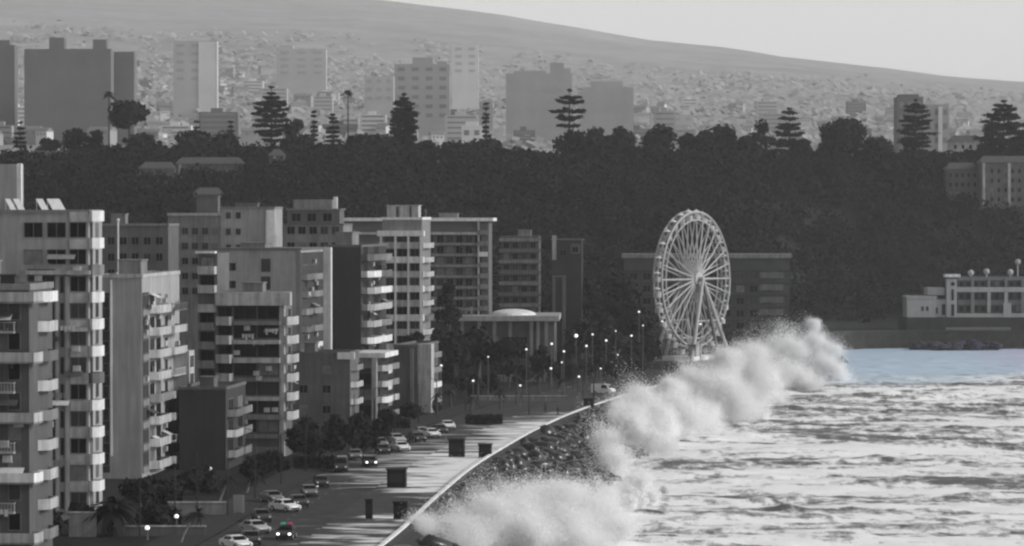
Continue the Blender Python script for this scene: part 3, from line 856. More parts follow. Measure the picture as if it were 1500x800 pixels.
b.box("top_cornice", -.8, b.W + .6, -1.9, -.004, b.z(346), b.z(338), WHITE)
b.sea_balconies(1, 12, [b.z(362 + 21.2 * k) - .2 for k in range(8)], 1, 1, OFFWHITE)
b.done()
b = Bld("apartment_block", "slab block with thin pale floor lines and an overhanging white flat roof", 500, 716, 800, pytop=324, depth=13, mat_=mat("slab_grey_render", .1, .15, .4, .9), a=.05)  # one grey tone over the whole slab block
b.slabroof(WHITE, 1.0, .7)
for k in range(9):
    z = b.z(342 + 15.8 * k)
    b.box("floor_slab", b.u(505), b.u(700), -.9, -.004, z - .25, z + .28, MID if k else OFFWHITE)
    for i in range(8):
        if i * 14 + 610 < 700: b.win('front', b.u(612 + 14 * i), z - 2.0, 1.5, 1.6, 1)
    b.balcony([(b.u(701), 0), (b.u(701), -1.2), (b.u(714), -1.2), (b.u(714), 0)], z - .3, 1.0, MID)
b.box("end_column", b.u(700), b.u(703), -1.0, -.91, 3, b.H - b.off - .1, OFFWHITE)
b.mast(18, 5, 2.6); b.roofbox(21, 25, 4, 8, 1.6, CONC)
b.done()
b = Bld("apartment_block", "small block of striped pale floors standing alone among dark trees", 733, 789, 860, pytop=346, depth=12, mat_=mat("dim_grey_render", .07, .15, .4, .9), a=.05)
for k in range(7):
    z = b.z(352 + 16 * k)
    b.box("floor_slab", -.3, b.W + .4, -.8, -.004, z - .3, z + .55, MID if k % 2 == 0 else DULL)
    b.grid('front', .3, b.W - .2, 4, z - 1.9, 3, 1, 1.3, 1.4)
b.roofbox(4, 7, 2, 6, 1.3, MID); b.done()
b = Bld("villa", "small villa with a bright upright chimney stack above the trees, right of the striped block", 808, 852, 885, pytop=352, depth=9, mat_=DARKW, a=.05)
b.box("chimney_stack", b.u(809), b.u(815), -.4, .8, b.z(381), b.z(345), OFFWHITE); b.box("bay", b.u(836), b.u(850), -.6, -.004, b.z(372), b.z(357), DULL)
b.win('front', b.u(820), b.z(375), 1.6, 1.5, 1, GLASS); b.win('front', b.u(838), b.z(370), 1.5, 1.4, 1, GLASS, None, .6); b.slabroof(DULL, .3, .3); b.done()
b = Bld("concrete_pylon", "pair of slim dull concrete columns rising from the trees above the domed hall", 809, 828, 850, pytop=406, depth=2.5, mat_=DARKW, a=.05, cat="tower")
b.box("pilaster", .1, .7, -.3, -.004, 0, b.H - b.off - .1, DULL); b.box("pilaster", b.W - .7, b.W - .1, -.3, -.004, 0, b.H - b.off - .1, DULL); b.slabroof(DULL, .15, .3); b.done()
# domed hall
b = Bld("domed_hall", "long low hall with a shallow white dome on its flat grey roof", 560, 812, 790, pytop=470, depth=26, mat_=mat("hall_render", .08, .15, .4, .9), a=.03, cat="hall")
b.box("roof", -1, b.W + 1, -1.6, b.D + 1, b.H - b.off + .004, b.H - b.off + 1.1, PALE)
dm = MB(); cx = b.u(750); R = (b.u(784) - b.u(716)) / 2
nu, nv = 28, 6; vs = []; fs = []
for j in range(nv + 1):
    t = j / nv * math.pi / 2
    for i in range(nu): vs.append((cx + R * math.cos(t) * math.cos(2*math.pi*i/nu), 9 + R * 1.5 * math.cos(t) * math.sin(2*math.pi*i/nu), b.H - b.off + 1.1 + 1.25 * math.sin(t)))
for j in range(nv):
    for i in range(nu): fs.append((j*nu+i, j*nu+(i+1)%nu, (j+1)*nu+(i+1)%nu, (j+1)*nu+i))
dm.add(vs, fs); b.part("dome", dm, WHITE)
for p in (655, 675, 700, 722, 745, 776, 786, 798):
    b.box("column", b.u(p), b.u(p) + .7, -1.2, -.5, 0, b.H - b.off, MID)
b.grid('front', b.u(650), b.u(775), 6, 4, 3, 2, 2.2, 1.8, 2, gm=GLASS)
for k in range(9): b.box("roof_vent", b.u(628 + 7.5 * k), b.u(631 + 7.5 * k), 3, 4, b.H - b.off + 1.105, b.H - b.off + 1.9 + .5 * (k % 3), MID)
b.done()
# slab behind the wheel
b = Bld("apartment_block", "long dark flat-roofed block behind the ferris wheel", 914, 1156, 985, pytop=378, depth=13, mat_=mat("dark_block_render", .055, .2, .4, .9), a=.04)
b.slabroof(MID, .6, 1.1)
for k in range(6):
    z = b.z(397 + 18 * k)
    b.box("floor_slab", .4, b.W - .2, -.7, -.004, z - .2, z + .25, DARKW)
    for i in range(12):
        b.win('front', b.u(922 + 19.5 * i), z - 2.4, 2.2, 1.9, 1, None)
    b.box("pale_panel", b.u(1112), b.u(1147), -.85, -.705, z - 1.9, z - .3, DULL)
b.done()

# ------------------------------------------------------------------ seafront palace on the right
Yp = 1102
b = Bld("seafront_palace", "pale seafront building with corner turret, columned arcade and ball finials above the far seawall", 1328, 1600, Yp, top=4.0, depth=24, mat_=DULL, a=0.0)
b.mat = mat("podium_stone", .035, .3, .4, .9, streak=.2)
u, zf = b.u, b.z
PAL = mat("palace_render", .36, .1, .4, .85, streak=.12); PALD = mat("palace_shaded_wall", .05, .2, .4, .9); PALM = mat("palace_grey_band", .16, .15, .4, .9)  # dark arcade wall colour carries the shade of its recess
p0 = zf(467)
wing = b.box("wing", u(1329), u(1372), .5, 12, p0, zf(437), PAL); 
b.box("wing_cornice", u(1328), u(1373), .3, 12.2, zf(437) + .003, zf(434), PAL, wing)
b.box("stair_block", u(1360), u(1385), 2, 12, zf(437) + .9, zf(422), PAL)
b.box("wing", u(1372) + .003, u(1388), 1.2, 12, p0, zf(439), PAL)
for p in (1350, 1357): b.win('front', u(p), zf(456), .8, 1.5, 0, GLASS, PAL, -.5)
b.win('front', u(1380), zf(462), 1.2, 3.4, 0, GLASS, PAL, -1.2); b.win('front', u(1371), zf(460), .7, 2, 0, GLASS, PAL, -.5)
tw = b.box("turret", u(1387), u(1402), .2, 3.4, p0, zf(409), PAL)
b.box("turret_cap", u(1384), u(1407), -.3, 3.9, zf(406), zf(402), WHITE, tw); b.box("turret_neck", u(1389), u(1400), .5, 3, zf(409) + .003, zf(406) - .003, DULL, tw)
b.part("round_window", MB().tube((u(1396), .26, zf(416)), (u(1396), .1, zf(416)), .62, n=14), GLASS, tw)
b.box("slit_window", u(1394), u(1397.5), .1, .197, zf(440), zf(424), GLASS, tw); b.box("slit_window", u(1394), u(1398), .1, .197, zf(463), zf(446), GLASS, tw)
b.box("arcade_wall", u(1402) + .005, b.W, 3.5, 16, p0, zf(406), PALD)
b.box("base_band", u(1402) + .005, b.W, .4, 3.49, p0, zf(459.5), PAL)
b.box("spandrel", u(1405), b.W, 2.6, 3.49, zf(447), zf(440), PALM)
b.box("cornice", u(1403), b.W, 1.4, 3.49, zf(428), zf(421), PAL)
b.box("parapet_band", u(1404), b.W, 2.4, 3.49, zf(411), zf(406.5), PALM)
for p in (1426, 1450, 1475, 1500, 1525): 
    b.box("column", u(p) - .5, u(p) + .5, 1.5, 2.4, zf(459), zf(428) - .003, PAL if p in (1450, 1475) else PALM); b.box("column", u(p) - .4, u(p) + .4, 1.6, 2.39, zf(421) + .003, zf(408), PALM)
b.part("buttress", MB().prism([(u(1470), .2), (u(1482), .2), (u(1478), 1.45), (u(1474), 1.45)], p0, zf(444)), PAL)
for p, py in ((1424, 400), (1447, 398), (1482, 399), (1510, 399)):
    b.part("ball_finial", MB().tube((u(p), 2.9, zf(406)), (u(p), 2.9, zf(py + 3)), .25, n=8).ball((u(p), 2.9, zf(py)), .95), PAL)
b.part("roof_mast", MB().tube((u(1495), 6, zf(406)), (u(1495), 6, zf(388)), .2, n=6).ball((u(1495), 6, zf(384)), .9), PAL)
for i in range(9):
    b.win('front', u(1407 + 10.5 * i), zf(439), 1.4, 2.0, 0, GLASS, PALM, -3.5); b.win('front', u(1407 + 10.5 * i), zf(457), 1.4, 1.8, 0, GLASS, PALM, -3.5); b.win('front', u(1407 + 10.5 * i), zf(420), 1.4, 1.5, 0, GLASS, PALM, -3.5)
b.box("terrace_ledge", u(1384), u(1480), -1.8, -.004, zf(484.5), zf(479.5), PALM)
b.done()

# hill houses
HILLSPOTS = []
def hill_block(label, pxL, pxR, Y, pt, pb, m, nwin, pil=(), depth=9):
    ys = np.arange(1030., 1262., 2.); pm_ = (pxL + pxR) / 2
    gap = hill_z(X_(pm_, 1) * ys, ys) - (H - (pb - YH) / F * ys)
    if Y < 1262: Y = float(ys[int(np.argmin(np.abs(gap)))])
    HILLSPOTS.append((pxL, pxR, Y))
    b = Bld("hill_house", label, pxL, pxR, Y, top=Z_(pt, Y), depth=depth, mat_=m, a=0, zb=Z_(pb, Y) - 7, cat="house")
    for r in range(max(1, int((Z_(pt, Y) - Z_(pb, Y)) / 3.2))):
        b.grid('front', .4, b.W - .4, nwin, b.z(pb) + 1 + r * 3.1, 3, 1, 1.0, 1.5, 0, gm=GLASS)
    for p in pil: b.box("pilaster", b.u(p), b.u(p + 4), -.35, -.004, 7, b.H - b.off - .2, OFFWHITE)
    z = b.H - b.off
    b.part("roof", MB().add([(-.4, -.4, z), (b.W + .4, -.4, z), (b.W + .4, depth + .4, z), (-.4, depth + .4, z), (1.5, depth / 2, z + 2.2), (b.W - 1.5, depth / 2, z + 2.2)],
        [(0, 1, 5, 4), (1, 2, 5), (2, 3, 4, 5), (3, 0, 4), (0, 3, 2, 1)]), ROOF)
    b.done(); return b
HH = mat("hill_house_render", .12, .25, .5, .9, streak=.3)
hill_block("grey hill house with tall pale pilasters at the right, below the spreading dark pine", 1436, 1530, 1188, 238, 300, HH, 9, (1439, 1476, 1508))
hill_block("lower grey hill house half hidden in trees left of the pilastered one", 1386, 1434, 1180, 248, 292, HH, 5)
hill_block("low white house on the ridge between the tiered pine and the spreading pine", 1392, 1440, 1330, 207, 235, OFFWHITE, 4)
hill_block("long pale villa among dark trees on the left hillside", 258, 356, 1150, 240, 265, HH, 10, (262,))
hill_block("pale villa half hidden by trees beside the long villa on the left hillside", 204, 256, 1135, 247, 270, mat("villa_render", .13, .4, .9, .9), 5)
hill_block("small grey house on the slope above the wide block with roof cabins", 283, 325, 1075, 285, 306, HH, 4)
hill_block("small pale house under the trees at the left end of the ridge", 38, 102, 1165, 230, 246, HH, 6)
hill_block("narrow pale house below the layered pine on the left ridge", 394, 416, 1180, 228, 258, HH, 2, (401,))

# ------------------------------------------------------------------ far city
FART = [mat("far_tower_concrete", .33, .12, .05, .95), mat("far_tower_dark_concrete", .14, .12, .05, .95), mat("far_tower_pale_concrete", .6, .1, .05, .95), mat("far_tower_grey_concrete", .42, .1, .05, .95)]
FARG = mat("far_tower_windows", .2, .2, .05, .8)
def far_tower(label, pxL, pxR, Y, pt, m, caps=(), rows=6, colsn=4, strip=None, depth=16, dark=FARG):
    x0, x1 = X_(pxL, Y), X_(pxR, Y); z1 = Z_(pt, Y); z0 = float(hill_z(np.array([(x0 + x1) / 2]), np.array([float(Y)]))[0]) - 8
    r = empty("far_tower", (x0, Y, z0), 0, label, "tower"); W = x1 - x0; h = z1 - z0
    MB().box(0, W, 0, depth, 0, h).build("wall", m, r)
    for (a, c, pt2) in caps:
        MB().box(X_(a, Y) - x0, X_(c, Y) - x0, 2, depth - 2, h + .02, Z_(pt2, Y) - z0).build("roof_hut", m, r)
    for k in range(rows):
        for i in range(colsn):
            cx = W * (i + .5) / colsn; cw = W / colsn * .5
            zz = h - 5 - k * 6.5
            if zz < 6: continue
            MB().box(cx - cw / 2, cx + cw / 2, -.12, .02, zz, zz + 2.6).build("window", dark, r)
    if strip:
        MB().box(X_(strip[0], Y) - x0, X_(strip[1], Y) - x0, -.4, -.125, 4, h - 1).build("pale_strip", FART[2], r)
far_tower("wide dark hazy apartment slab with stepped roof huts at the left", 36, 163, 2300, 72, FART[1], ((72, 94, 55), (136, 156, 58)), 3, 6, dark=FART[1])
far_tower("dark hazy block end joined low beside the wide slab", 166, 197, 2330, 76, FART[1], (), 3, 2, dark=FART[1])
far_tower("dark hazy tower cut off by the left edge", -60, 22, 2350, 66, FART[1], ((-10, 14, 59),), 3, 4, dark=FART[1])
far_tower("pale hazy tower with one brighter vertical face", 254, 318, 2900, 60, FART[3], (), 5, 3, (291, 316), dark=FART[0])
far_tower("grey hazy tower with rounded stepped top behind the dense dark pine", 578, 659, 2600, 94, FART[0], ((604, 634, 84), (640, 655, 90)), 6, 4)
far_tower("low faint hazy block left of the grey stepped tower", 534, 577, 2850, 112, FART[3], (), 3, 3, dark=FART[0])
far_tower("pale faint slim tower right of the grey stepped tower", 662, 701, 3300, 66, FART[2], (), 4, 2, dark=FART[3])
far_tower("small grey hazy tower behind the slim spire", 702, 722, 2700, 149, FART[0], (), 2, 1)
far_tower("broad grey hazy tower with a peaked roof hut, left of the flat layered pine", 741, 838, 2500, 108, FART[0], ((752, 800, 104), (806, 826, 92), (826, 836, 100)), 6, 4, dark=FART[0])
far_tower("hazy grey block with a sloping shoulder right of the flat layered pine", 852, 928, 2650, 128, FART[0], ((866, 912, 119),), 4, 4, dark=FART[0])
far_tower("faint low hazy slab above the rounded trees", 952, 1016, 3100, 168, FART[3], (), 2, 4, dark=FART[0])
far_tower("faint broad hazy tower among the left hillside houses", 405, 478, 3600, 72, FART[3], ((412, 430, 66),), 4, 3, dark=FART[0])
far_tower("dark tower rising behind the tiered pine at the right", 1314, 1352, 1700, 142, FART[1], ((1318, 1346, 138),), 4, 3)
far_tower("grey tower with a pale strip beside the dark tower at the right", 1354, 1390, 1720, 153, FART[0], (), 5, 3, (1374, 1380))
far_tower("white house-sized block on the ridge beside the slim spire", 676, 706, 1900, 184, FART[2], ((682, 700, 178),), 3, 2)

# hillside houses far away
hm_w = [mat("far_house_pale", .55, .1, .05, .9), mat("far_house_grey", .3, .1, .05, .9), mat("far_house_twinkle_white", .85, .05, .05, .9)]  # brightest white stands in for twinkles of light on the hillside
hm_r = mat("far_house_roof", .18, .2, .05, .9)
def house_mesh(w, d, h, m):
    mb = MB().box(-w/2, w/2, -d/2, d/2, -6, h)
    mb.cur = 1
    mb.add([(-w/2-.4, -d/2-.4, h+.01), (w/2+.4, -d/2-.4, h+.01), (w/2+.4, d/2+.4, h+.01), (-w/2-.4, d/2+.4, h+.01), (-w/2, 0, h + 2.4), (w/2, 0, h + 2.4)], [(0, 1, 5, 4), (2, 3, 4, 5), (1, 2, 5), (3, 0, 4), (0, 3, 2, 1)])
    mb.cur = 2
    for x in (-w * .3, 0, w * .3): mb.box(x - .6, x + .6, -d/2 - .1, -d/2 + .02, h - 2.4, h - .9)
    return mb.mesh("hillside_house", [m, hm_r, FARG])
protos = [house_mesh(9, 8, 5, hm_w[0]), house_mesh(13, 9, 6, hm_w[1]), house_mesh(8, 8, 8, hm_w[0]), house_mesh(16, 10, 9, hm_w[1])]
for i in range(230):
    if i < 150: px = rng.uniform(-20, 480); Y = rng.uniform(2250, 4900)
    else: px = rng.uniform(480, 1500); Y = rng.uniform(2300, 4300)
    x = X_(px, Y); z = float(hill_z(np.array([x]), np.array([Y]))[0])
    o = link_mesh("hillside_house", protos[int(rng.integers(0, 4))], None, None, (x, Y, z), rng.uniform(-.5, .5))
    left = i < 150
    tag(o, "small pale house in the haze on the built-up left hillside" if left else "faint small house scattered on the far hazy hillside", "house", "hazy hillside houses at left" if left else "scattered houses on the far hill")
wp = house_mesh(5, 6, 5, hm_w[2])
for (px, py, Y, lb) in ((270, 130, 3900, "white house standing in for a twinkle left of the pale hazy tower's foot"), (312, 131, 3850, "house as a twinkle of light at the right foot of the pale hazy tower"), (336, 135, 3850, "house as a twinkle of light standing clear to the right of the pale tower")):
    x = X_(px, Y); z = Z_(py + 6, Y)
    tag(link_mesh("hillside_house", wp, None, None, (x, Y, z), 0.3), lb, "house")

# ------------------------------------------------------------------ trees
def cards_out(P, Nrm, size, jit=.55):
    """leaf-clump quads facing roughly outwards from their crown"""
    n = len(P); nn = Nrm + rng.normal(size=(n, 3)) * jit; nn /= np.linalg.norm(nn, axis=1)[:, None]
    a = np.cross(nn, rng.normal(size=(n, 3))); a /= np.linalg.norm(a, axis=1)[:, None]; c = np.cross(nn, a)
    s = (size * rng.uniform(.6, 1.35, n))[:, None]
    V = np.stack([P - a*s - c*s*.6, P + a*s*.7 - c*s*.7, P + a*s + c*s*.6, P - a*s*.6 + c*s*.8], 1).reshape(-1, 3)
    return V, np.arange(n * 4).reshape(n, 4)
def cards(P, size, flat=0.0):
    """random leaf-clump quads at points P"""
    n = len(P)
    a = rng.normal(size=(n, 3)); a /= np.linalg.norm(a, axis=1)[:, None]
    c = rng.normal(size=(n, 3)); c -= (c * a).sum(1)[:, None] * a; c /= np.linalg.norm(c, axis=1)[:, None]
    if flat: a[:, 2] *= (1 - flat); c[:, 2] *= (1 - flat)
    s = (size * rng.uniform(.6, 1.35, n))[:, None]
    V = np.stack([P - a*s - c*s*.6, P + a*s*.7 - c*s*.7, P + a*s + c*s*.6, P - a*s*.6 + c*s*.8], 1).reshape(-1, 3)
    return V, np.arange(n * 4).reshape(n, 4)
def lobe_points(c, r, n, power=.45):
    d = rng.normal(size=(n, 3)); d /= np.linalg.norm(d, axis=1)[:, None]
    return np.asarray(c) + d * (rng.uniform(0, 1, n) ** power)[:, None] * np.asarray(r)
def leaf_obj(name, P, size, m, parent, flat=0.0):
    V, Fc = cards(P, size, flat); me = np_mesh(name, V, Fc); me.materials.append(m)
    return link_mesh(name, me, None, parent)
TREE_N = 0
def round_tree(x, y, z, h, w, label, cat="tree", group=None, m=LEAF, size=None, name="broadleaf_tree", nl=9, cb=.28, n=1500, lean=0.0):
    r = empty(name, (x, y, z), 0, label, cat, group)
    size = size or max(.28, w * .045)
    pts = []; nrm = []; tr = MB(); th = h * (cb + .12)
    tr.path([(0, 0, -.6), (lean * .2, 0, th * .6), (lean * .5, 0, th)], [max(.12, w * .03), max(.1, w * .025), max(.08, w * .02)], 7)
    for k in range(nl):
        a = 6.283 * k / nl + rng.uniform(-.4, .4); rr = w * .5 * rng.uniform(.25, .68)
        if k == 0: rr = 0
        cz = h * (cb + (1 - cb) * (rng.uniform(.25, .72) if k else .74))
        fr = 1 - .55 * max(0, (cz / h - .6)) * 2
        c = np.array([lean * cz / h + rr * fr * math.cos(a), rr * fr * math.sin(a), cz])
        lr = w * rng.uniform(.19, .29); lz = min(lr * .85, (h - cz) * 1.0 if k == 0 else lr)
        pp = lobe_points(c, (lr, lr, max(lz, .4)), n // nl); pts.append(pp); nrm.append((pp - c) / np.array([lr, lr, max(lz, .4)]))
        tr.path([(lean * .5, 0, th * .8), tuple(c * np.array([.55, .55, 1]) + np.array([0, 0, -lr * .4])), tuple(c)], [w * .014 + .04, w * .009 + .03, .02], 5)
    tr.build("trunk", BARK, r)
    V, Fc = cards_out(np.concatenate(pts), np.concatenate(nrm), size); me = np_mesh("crown", V, Fc); me.materials.append(m)
    link_mesh("crown", me, None, r)
    return r
def tier_pine(x, y, z, h, w, label, tiers=14, gap=.0, cb=.15, top=.0, shape='cone', m=PINE, dens=1.0, name="norfolk_pine"):
    r = empty(name, (x, y, z), 0, label, "tree")
    tr = MB().path([(0, 0, -.6), (0, 0, h * .5), (0, 0, h)], [.022 * h, .014 * h, .004 * h], 7)
    pts = []
    for t in range(tiers):
        f = t / (tiers - 1); zz = h * (cb + (1 - cb) * f) - .2 + rng.uniform(-.25, .25) * h * (1 - cb) / tiers
        if shape == 'cone': rad = w / 2 * (1 - f) ** .6 * (.75 + .25 * min(1, f * 6))
        elif shape == 'barrel': rad = w / 2 * (max(0, 1 - f ** 5.0)) * (.9 + .1 * math.sin(t * 2.3))
        elif shape == 'flat': rad = w / 2 * math.sin(math.pi * min(1, .12 + f * .95)) ** .6
        else: rad = w / 2 * max(.05, math.sin(math.pi * (.2 + .75 * f)))
        rad = max(rad, .25); nb = 7
        for k in range(nb):
            a = 6.283 * (k + .5 * (t % 2) + rng.uniform(-.15, .15)) / nb; L = rad * rng.uniform(.6, 1.1)
            tip = np.array([L * math.cos(a), L * math.sin(a), zz + L * rng.uniform(0, .24)])
            tr.tube((0, 0, zz), tuple(tip), .05, .02, 4)
            n = max(3, int(L * 11 * dens))
            s = rng.uniform(.15, 1, n) ** .8
            P = np.array([0, 0, zz]) + (tip - np.array([0, 0, zz])) * s[:, None] + rng.normal(size=(n, 3)) * np.array([.32, .32, .16]) * (1 + L * .07)
            pts.append(P)
    tr.build("trunk", BARK, r)
    leaf_obj("crown", np.concatenate(pts), .42, m, r, .35)
    return r
def palm(x, y, z, h, rad, label, lean=(0, 0), nf=22, m=LEAF, trunk=BARK, tr_r=.22, fw=.35, group=None):
    r = empty("palm_tree", (x, y, z), 0, label, "palm", group)
    N = 6; P = [(lean[0] * (k / N) ** 1.6, lean[1] * (k / N) ** 1.6, -.4 + (h + .4) * k / N) for k in range(N + 1)]
    MB().path(P, [tr_r * (1.25 - .5 * k / N) for k in range(N + 1)], 8).build("trunk", trunk, r)
    top = np.array([lean[0], lean[1], h]); V = []; Fc = []
    for k in range(nf):
        a = 6.283 * k / nf + rng.uniform(-.2, .2); e = rng.uniform(-.5, 1.1); L = rad * rng.uniform(.85, 1.15); prev = None
        for s in range(7):
            t = s / 6; rr = L * t * math.cos(e * (1 - .3 * t)); zz = L * t * math.sin(e) - L * .55 * t * t
            c = top + np.array([rr * math.cos(a), rr * math.sin(a), zz]); side = np.array([-math.sin(a), math.cos(a), 0]) * fw * (math.sin(math.pi * min(.98, .12 + t * .88)) + .05)
            V += [c - side - np.array([0, 0, .12 * fw]), c + side - np.array([0, 0, .12 * fw])]
            b_ = len(V)
            if prev is not None: Fc.append((prev, prev + 1, b_ - 1, b_ - 2))
            prev = b_ - 2
    me = np_mesh("crown", np.array(V), np.array(Fc)); me.materials.append(m)
    link_mesh("crown", me, None, r)
    return r

def far_trees():
    n = 4200; px = rng.uniform(-250, 1750, n); Y = 2300 * (6200 / 2300) ** rng.uniform(0, 1, n); x = (px - 750) / F * Y
    z = hill_z(x, Y)
    P = []; T = []
    s = rng.uniform(4, 9, n) * (Y / 3500) ** .6
    for k in range(9):
        P.append(np.stack([x, Y, z], 1) + rng.normal(size=(n, 3)) * (s * .55)[:, None] * np.array([1.4, 1, .6]) + np.array([0, 0, 1])[None] * (s * .5)[:, None])
    P = np.concatenate(P); S = np.tile(s, 9); T = np.tile(rng.uniform(0, 1, n), 9)
    V, Fc = cards_out(P, np.tile(np.array([[.15, -.35, .9]]), (len(P), 1)), 1.0, .22); V = (V.reshape(-1, 4, 3) - P[:, None]) * (S * .42)[:, None, None] + P[:, None]
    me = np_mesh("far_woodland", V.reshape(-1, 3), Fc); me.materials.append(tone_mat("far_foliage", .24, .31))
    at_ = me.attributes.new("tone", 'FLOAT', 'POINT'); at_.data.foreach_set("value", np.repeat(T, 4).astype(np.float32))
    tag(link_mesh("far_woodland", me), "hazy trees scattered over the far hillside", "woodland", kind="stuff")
far_trees()
for i in range(46):
    px = float(rng.uniform(-30, 1000) if i < 40 else rng.uniform(1000, 1480)); Y = float(rng.uniform(2250, 3900)); w = float(rng.uniform(12, 26)); x = X_(px, Y)
    h_ = float(rng.uniform(9, 24)); zg = float(hill_z(np.array([x]), np.array([Y]))[0])
    r_ = empty("far_block", (x, Y, zg - 5), 0, "hazy mid-rise block among the trees below the far towers", "building", "hazy mid-rise blocks of the far city")
    m_ = FART[int(rng.integers(0, 4))]
    MB().box(0, w, 0, 12, 0, h_ + 5).box(w * .3, w * .6, 3, 8, h_ + 5.01, h_ + 7.5).build("wall", m_, r_)
    for k in range(int(h_ // 3.4)):
        MB().box(w * .08, w * .92, -.12, .02, h_ + 3 - k * 3.3, h_ + 4.2 - k * 3.3).build("window_band", FARG, r_)

def ridge(px, Y=1255):
    x = X_(px, Y); return x, Y, float(hill_z(np.array([x]), np.array([float(Y)]))[0]) - .4
def rt(px, ptop, w, label, Y=1255, **k):
    x, y, z = ridge(px, Y); h = Z_(ptop, Y) - z; k.setdefault('cb', .1); return round_tree(x, y, z, h, w * Y / F, label, m=k.pop('m', PINE), **k)
def tp(px, ptop, w, label, Y=1258, **k):
    x, y, z = ridge(px, Y); h = Z_(ptop, Y) - z; return tier_pine(x, y, z, h, w * Y / F, label, **k)
# ridge line, left to right
tp(30, 180, 30, "small conical tree at the far left of the ridge", tiers=9, shape='cone', dens=2.2)
rt(68, 197, 44, "low round tree on the ridge right of the small conical tree")
rt(112, 180, 44, "round-topped dark tree left of the umbrella pine")
rt(140, 183, 34, "twin round dark tree touching the umbrella pine's left foot")
x, y, z = ridge(160, 1290)
palm(x, y, z, Z_(137, 1290) - z, 2.6, "tall slender palm poking out behind the umbrella pine", tr_r=.3, fw=.6)
rt(190, 147, 68, "umbrella pine with a broad flat crown at the left of the ridge", cb=.55, nl=11, n=2200)
rt(215, 196, 70, "low spreading tree under the right side of the umbrella pine")
rt(285, 188, 60, "low round bushy tree right of the umbrella pine")
rt(330, 190, 56, "low bushy tree halfway between umbrella pine and layered pine")
tp(288, 178, 14, "thin pointed cypress left of the layered pine", tiers=8, dens=3); tp(338, 178, 14, "second thin pointed cypress nearer the layered pine", tiers=8, dens=3)
tp(398, 128, 54, "layered pine with open whorls and bare stem on the left ridge", tiers=12, shape='flat', cb=.3, dens=3.2)
rt(435, 166, 52, "rounded dark tree right of the layered pine")
tp(460, 163, 11, "needle-thin cypress right of the layered pine", tiers=10, dens=4); tp(488, 166, 30, "pointed dark conifer left of the lone tall palm", tiers=10, dens=3)
x, y, z = ridge(510, 1270)
palm(x, y, z, Z_(134, 1270) - z, 2.0, "lone tall palm with a small round head on the ridge", tr_r=.26, fw=.6)
rt(540, 196, 74, "low wide tree under the lone tall palm")
tp(592, 139, 46, "dense dark columnar pine with a rounded top in the middle of the ridge", tiers=18, shape='barrel', dens=4.5, cb=.1)
rt(568, 196, 40, "low tree at the left foot of the dense columnar pine"); rt(625, 206, 52, "low tree at the right foot of the dense columnar pine")
rt(672, 210, 60, "low rounded tree below the white block on the ridge")
tp(712, 152, 12, "slim dark spire of a cypress standing alone on the ridge", tiers=12, dens=3.5)
rt(716, 202, 62, "broad tree around the foot of the slim spire"); rt(762, 222, 52, "low tree on the dip of the ridge"); rt(800, 230, 34, "small low tree beside the tall dark grove")
tp(834, 131, 60, "flat layered pine standing above the tall dark grove", tiers=6, shape='flat', cb=.52, dens=2.6, name="layered_pine")
rt(838, 186, 56, "left end tree of the tall dark grove"); rt(872, 184, 60, "middle tree of the tall dark grove"); rt(908, 182, 62, "right end tree of the tall dark grove")
rt(966, 180, 60, "square-topped round tree right of the notch in the tree line", nl=12); rt(1006, 188, 34, "narrow ragged tree between two round trees")
rt(1056, 178, 66, "broad round-topped tree above the ferris wheel's right side", nl=12)
rt(1022, 196, 40, "low filler tree left of the broad round-topped tree"); rt(1092, 196, 46, "low filler tree right of the broad round-topped tree")
rt(1114, 166, 46, "ragged tree with an airy top left of the tufted conifer", n=1100); tp(1156, 158, 64, "wide conifer with a tuft at its tip", tiers=10, shape='cone', dens=4)
rt(1176, 200, 40, "low tree at the right foot of the tufted conifer")
rt(1240, 168, 78, "large windswept tree with a high left shoulder", lean=-1.5, nl=13, n=2400); rt(1284, 200, 66, "low tree continuing the windswept tree's right slope"); rt(1214, 196, 40, "tattered tree at the left foot of the windswept tree")
tp(1341, 146, 56, "tiered pine with clear horizontal branches in front of the dark tower", tiers=15, shape='barrel', cb=.12, dens=1.4)
rt(1350, 222, 70, "low dark tree at the foot of the tiered pine"); rt(1400, 232, 46, "small tree below the low white ridge house")
tp(1470, 147, 112, "spreading dark pine with a spiky top near the right edge", tiers=13, shape='cone', cb=.1, dens=4.2); rt(1448, 205, 44, "dark tree filling the spreading pine's left side"); rt(1502, 190, 54, "dark tree filling the spreading pine's right side")

# woodland on the slope: one mass
def woodland():
    C = []; 
    while len(C) < 4300:
        px = rng.uniform(-160, 1660); Y = rng.uniform(1015, 1275)
        x = X_(px, Y); z = float(hill_z(np.array([x]), np.array([Y]))[0])
        if z < 1.2 or (px > 1300 and Y < 1131): continue
        ppx = px
        if any(a - 4 < ppx < b_ + 4 and Y < c_ + 8 and Y > c_ - 7 for (a, b_, c_) in HILLSPOTS): continue
        C.append((x, Y, z))
    P = []; NN = []; T = []
    for (x, y, z) in C:
        w = rng.uniform(5, 10); h = rng.uniform(4.5, 9) * (.72 if y > 1240 else 1)
        pp = lobe_points((x, y, z + h * .5), (w * .5, w * .5, h * .5), 60, .3)
        P.append(pp); NN.append((pp - np.array([x, y, z + h * .5])) / np.array([w * .5, w * .5, h * .5])); T.append(np.full(60, rng.uniform(.35, 1.0) ** 1.5))
    P = np.concatenate(P); NN = np.concatenate(NN); T = np.concatenate(T)
    V, Fc = cards_out(P, NN, .62)
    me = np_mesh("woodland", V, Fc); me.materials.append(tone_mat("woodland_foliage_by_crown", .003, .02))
    at_ = me.attributes.new("tone", 'FLOAT', 'POINT'); at_.data.foreach_set("value", np.repeat(T, 4).astype(np.float32))
    tag(link_mesh("woodland", me), "dark wooded slope below the ridge trees", "woodland", kind="stuff")
